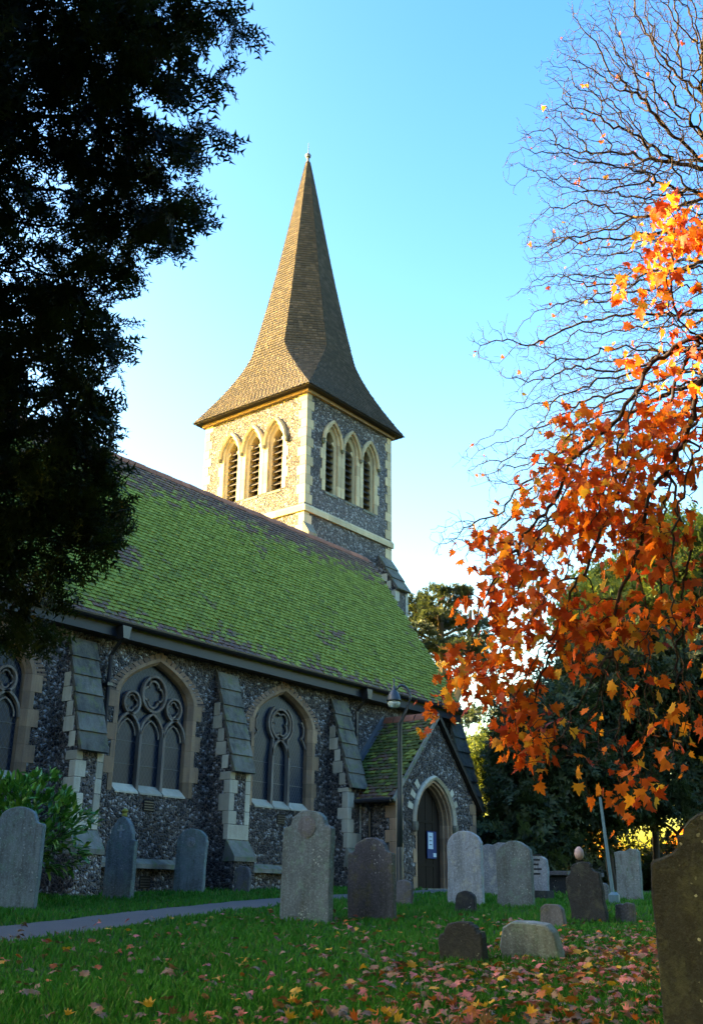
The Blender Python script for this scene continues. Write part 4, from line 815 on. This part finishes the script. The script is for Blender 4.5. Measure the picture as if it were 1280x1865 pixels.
def deciduous(label, base, roots, lobes, natt, step, r0, seed, nleaf, lsz, kill, nbig, leafsel=None, barkm='twig', sides=4, rex=2.1, jit=.24, spurs=0.):
    r = np.random.default_rng(seed); t = thing('maple_tree', label, 'tree', base); att = sample(lobes, natt, r)
    P, pa = colonize(roots, att, step, step*10, kill, 220, r, jit)
    if spurs:                                          # short side shoots on the thin wood
        R, ch = radii(P, pa, r0, rex); thin = np.where((R < r0*3) & (np.arange(len(P)) > 30))[0]; thin = thin[r.random(len(thin)) < spurs]; cur = thin; d = P[thin]-P[pa[thin]]
        d = d/np.linalg.norm(d, axis=1)[:, None]+r.normal(0, .75, d.shape); d /= np.linalg.norm(d, axis=1)[:, None]
        for q in range(3):
            n0 = len(P); P = np.vstack([P, P[cur]+d*r.uniform(.025, .075, (len(cur), 1))]); pa = np.r_[pa, cur]; cur = np.arange(n0, len(P)); d = d+r.normal(0, .4, d.shape); d /= np.linalg.norm(d, axis=1)[:, None]
            m = r.random(len(cur)) < .8; cur = cur[m]; d = d[m]
    R, ch = radii(P, pa, r0, rex); R = np.minimum(R, .16); V, F = limbs(P, pa, R, sides); make('trunk', V, F, MT[barkm], t)
    tip = np.where((R < r0*1.9) & (np.arange(len(P)) > 20))[0]
    if leafsel is not None: tip = tip[leafsel(P[tip])]
    k = r.choice(tip, nleaf); pos = P[k]+r.normal(0, .02 if spurs else .075, (nleaf, 3)); dr = r.normal(0, .7, (nleaf, 3)); dr[:, 2] -= .9; B = basis(dr, r); s = lsz*r.uniform(.55, 1.2, nleaf)
    vis = np.argsort(np.linalg.norm(pos, axis=1)/s+np.where((pos@np.array(fw)) < 0, 99, 0)); big = vis[:nbig]; rest = vis[nbig:]
    fol = None
    if len(rest):
        shapes = [leafv(.25, .15), leafv(-.1, .35), leafv(.5, -.1)]; Vs = []; Fs = []; rn_ = []; n0 = 0
        for q in range(3):
            id_ = rest[q::3]; V, F = scatter(shapes[q], LF, pos[id_], B[id_], s[id_]); Vs.append(V); Fs.append(F+n0); n0 += len(V); rn_.append(np.repeat(r.random(len(id_)), len(LF)))
        make('leaves', np.vstack(Vs), np.vstack(Fs), MT['maple'], t, 'stuff', rnd=np.concatenate(rn_))
    lm = [leafmesh('leaf', leafv(.25, .15), MT['maple']), leafmesh('leaf', leafv(-.1, .35), MT['maple']), leafmesh('leaf', leafv(.45, .05), MT['maple'])]
    for q in big: link('leaf', lm[q % 3], t, mw=mats(B[q], pos[q], s[q]))
    return t
BL = [(9.78, 2.8, 9.61, 1.04, 1.04), (9.5, 3.79, 9.56, .67, .82), (10.22, 3.68, 8.84, 1.26, .82), (9.36, 4.37, 8.69, .43, .43), (10.74, 4.13, 7.97, 1.26, .82), (10.28, 4.78, 7.33, .57, .57), (11.34, 4.58, 6.81, 1.12, .82), (10.84, 5.31, 6.04, .65, .57), (11.35, 4.84, 5.48, 1.08, .72), (10.68, 5.61, 4.85, .62, .48), (10.88, 5.83, 4.08, .62, .55), (11.74, 3.69, 7.67, 1.0, 2.31), (9.1, 4.6, 8.1, .35, .3), (10.2, 5.6, 6.6, .45, .4), (10.5, 6.1, 5.2, .4, .35), (10.35, 6.35, 4.2, .45, .3)]
zb = gz(14.6, 3.4)
deciduous('nearly bare tree with fine dark twigs against the sky', (14.6, 3.4, zb), [(14.6, 3.4, zb-.2), (14.3, 3.1, 2.5), (13.9, 3.0, 4.6), (12.9, 2.9, 7.0), (11.9, 2.6, 9.0)], BL, 6400, .085, .0021, 41, 170, .07, .085, 0, jit=.32, spurs=.85, rex=2.25)
ML = [(6.69, 2.15, 4.78, .32, .27), (6.66, 2.35, 4.36, .26, .22), (6.74, 2.56, 3.9, .2, .15), (6.93, 2.24, 3.97, .22, .26), (6.84, 2.35, 3.42, .3, .21), (6.7, 2.95, 3.22, .38, .28), (6.75, 2.47, 3.02, .37, .33), (6.68, 3.32, 2.9, .3, .3), (6.74, 2.88, 2.68, .46, .33), (6.59, 3.77, 2.52, .28, .21), (6.58, 3.49, 2.33, .37, .29), (6.78, 2.56, 2.29, .36, .28), (6.61, 3.8, 2.05, .29, .29), (6.69, 3.3, 1.91, .41, .29), (6.59, 4.04, 1.62, .27, .23), (6.63, 3.61, 1.49, .37, .25), (6.52, 4.25, 1.34, .17, .15), (6.77, 2.82, 1.58, .44, .32), (6.78, 2.42, 1.72, .24, .35), (6.69, 3.45, 1.06, .4, .2), (6.76, 2.87, .95, .43, .24), (6.73, 2.56, 1.21, .31, .27), (6.76, 2.94, .66, .28, .1)]
zb = gz(8.6, 1.2)
deciduous('maple with large orange leaves reaching in from the right', (8.6, 1.2, zb), [(8.6, 1.2, zb-.2), (8.4, 1.25, 1.6), (7.9, 1.4, 3.0), (7.4, 1.6, 4.2)], ML, 1700, .06, .0026, 43, 2600, .092, .085, 300, leafsel=lambda p: np.random.default_rng(2).random(len(p)) < np.where((p[:, 2] < 1.75) & (p[:, 1] < 3.5), .22, np.where(p[:, 2] > 3.5, .9, 1.)), rex=2.5, jit=.25)

# ------------------------------------------------------------------ laurel
r = np.random.default_rng(51); LL = [(9.99, 13.95, 1.19, .69, .60), (10.33, 13.85, .90, .62, .58), (9.79, 14.3, 1.45, .46, .33), (10.2, 13.75, .32, .36, .41), (9.41, 14.48, .95, .64, .6)]
t = thing('laurel_bush', 'glossy green laurel bush behind the wide grey headstone', 'bush', (9.95, 14.0, gz(9.95, 14)))
P, pa = colonize([(9.95, 14.0, gz(9.95, 14)-.1), (9.95, 14.0, .4)], sample(LL, 260, r, shell=.4), .09, 1., .12, 80, r); R, ch = radii(P, pa, .004); V, F = limbs(P, pa, R, 5); make('stems', V, F, MT['bark'], t)
tip = np.where(R < .0085)[0]; n = 2200; kk = r.choice(tip, n); pos = P[kk]+r.normal(0, .05, (n, 3)); dr = pos-np.array([9.9, 14.1, .6]); dr /= np.linalg.norm(dr, axis=1)[:, None]; dr += r.normal(0, .5, (n, 3)); dr[:, 2] += .15
d = dr/np.linalg.norm(dr, axis=1)[:, None]; x = np.cross(d, [0, 0, 1.])+r.normal(0, .25, d.shape); x -= d*(x*d).sum(1)[:, None]; x /= np.linalg.norm(x, axis=1)[:, None]; B = np.stack([x, d, np.cross(x, d)], -1); s = r.uniform(.11, .20, n)
lv = np.array([(0, 0, 0), (.13, .22, .03), (.18, .5, .02), (.11, .8, -.04), (0, 1, -.12), (-.11, .8, -.04), (-.18, .5, .02), (-.13, .22, .03), (0, .35, -.01), (0, .7, -.05)]); lf_ = np.array([(0, 1, 8), (1, 2, 8), (2, 9, 8), (2, 3, 9), (3, 4, 9), (4, 5, 9), (5, 6, 9), (6, 8, 9), (6, 7, 8), (7, 0, 8)])
o_ = np.argsort(np.linalg.norm(pos, axis=1)); me = bpy.data.meshes.new('leaf'); me.from_pydata([tuple(map(float, p)) for p in lv], [], [tuple(map(int, q)) for q in lf_]); me.materials.append(MT['laurel'])
for q in o_[:300]: link('leaf', me, t, mw=mats(B[q], pos[q], s[q]))
V, F = scatter(lv, lf_, pos[o_[300:]], B[o_[300:]], s[o_[300:]]); make('leaves', V, F, MT['laurel'], t, 'stuff', rnd=np.repeat(r.random(n-300), 10))

# ------------------------------------------------------------------ grass and fallen leaves
r = np.random.default_rng(71)
def onpath(x, y, m=.0): 
    d = np.sqrt(((np.stack([x, y], 1)[:, None]-pp[None])**2).sum(2)); j = d.argmin(1); return d[np.arange(len(x)), j] < pw[j]/2-m
n = 190000; dist = 3.6*np.exp(r.random(n)*math.log(26/3.6)); ang = YAW+r.uniform(-.42, .42, n); x = dist*np.sin(ang); y = dist*np.cos(ang)
ok = ~onpath(x, y, .03) & ~((y > 15.9)) & ~((x > PX-PW-.02) & (x < PX+PW+.02) & (y > PYF-.05)); x, y, dist = x[ok], y[ok], dist[ok]; n = len(x)
nz = np.sin(x*2.1+np.sin(y*1.3))*np.sin(y*1.7+x*.4); h = r.uniform(.028, .065, n)*(1+.35*nz)*(1+.02*dist); w = (.0028+.00055*dist)*r.uniform(.7, 1.3, n); a = r.uniform(0, 2*PI, n); ln = r.uniform(.15, .7, n)*h; la = r.uniform(0, 2*PI, n)
z = g(x, y)-.005; c, s = np.cos(a)*w, np.sin(a)*w; lx_, ly_ = np.cos(la)*ln, np.sin(la)*ln
V = np.stack([np.stack([x-c, y-s, z], 1), np.stack([x+c, y+s, z], 1), np.stack([x+c*.7+lx_*.4, y+s*.7+ly_*.4, z+h*.6], 1), np.stack([x+lx_, y+ly_, z+h], 1)], 1).reshape(-1, 3)
o = make('grass', V, np.arange(n*4).reshape(n, 4), MT['grass'], kind='stuff', rnd=r.random(n)); o['label'] = 'short green churchyard grass'
n = 5000; x = np.r_[8.6+r.normal(0, 2.6, n-900), r.uniform(3.2, 13, 900)]; y = np.r_[3.4+r.normal(0, 1.15, n-900)+.12*(x[:n-900]-8), r.uniform(2, 10.5, 900)]
ok = (np.hypot(x, y) > 3.4) & (y < 11) & ~onpath(x, y, .4); x, y = x[ok], y[ok]; n = len(x)
nv = np.stack([r.normal(0, .42, n), r.normal(0, .42, n), np.ones(n)], 1); nv /= np.linalg.norm(nv, axis=1)[:, None]; t0 = r.normal(size=(n, 3)); t0 -= nv*(t0*nv).sum(1)[:, None]; t0 /= np.linalg.norm(t0, axis=1)[:, None]
B = np.stack([np.cross(t0, nv), t0, nv], -1); pos = np.stack([x, y, g(x, y)+r.uniform(.02, .065, n)], 1); s = r.uniform(.042, .092, n)
dense = np.exp(-((x-8.6)/3.4)**2-((y-3.6)/1.7)**2); cl = np.where(r.random(n) < .30+.35*(1-dense), 3, r.choice(3, n, p=[.36, .26, .38])); names = ['fall_pink', 'fall_yellow', 'fall_orange', 'fall_brown']; words = ['pink', 'yellow', 'orange', 'brown']
th = np.arctan2(x, y)-YAW; infr = np.abs(th) < .34; score = np.hypot(x, y)+np.where(infr, 0, 99)+np.where(np.hypot(x, y) < 5.9, 50, 0)+(cl == 3)*.8; o_ = np.argsort(score)
fm = {(c_, q): leafmesh('fallen_leaf', leafv((.6, -.6, 1.0)[q], (.4, .7, -.3)[q]), MT[names[c_]]) for c_ in range(4) for q in range(3)}
for q in o_[:300]:
    c_ = int(cl[q]); o = link('fallen_leaf', fm[(c_, int(q) % 3)], mw=mats(B[q], pos[q], s[q])); tag(o, f'{words[c_]} fallen maple leaf lying loose on the near grass', 'leaf', f'{words[c_]} fallen leaves on the near grass')
rest = o_[300:]
for c_ in range(4):
    id_ = rest[cl[rest] == c_]; shp = leafv(.7, .45); V, F = scatter(shp, LF, pos[id_], B[id_], s[id_]); o = make('leaf_litter', V, F, MT[names[c_]], kind='stuff', rnd=np.repeat(r.random(len(id_)), len(LF))); o['label'] = f'scattered {words[c_]} leaf litter in the grass'
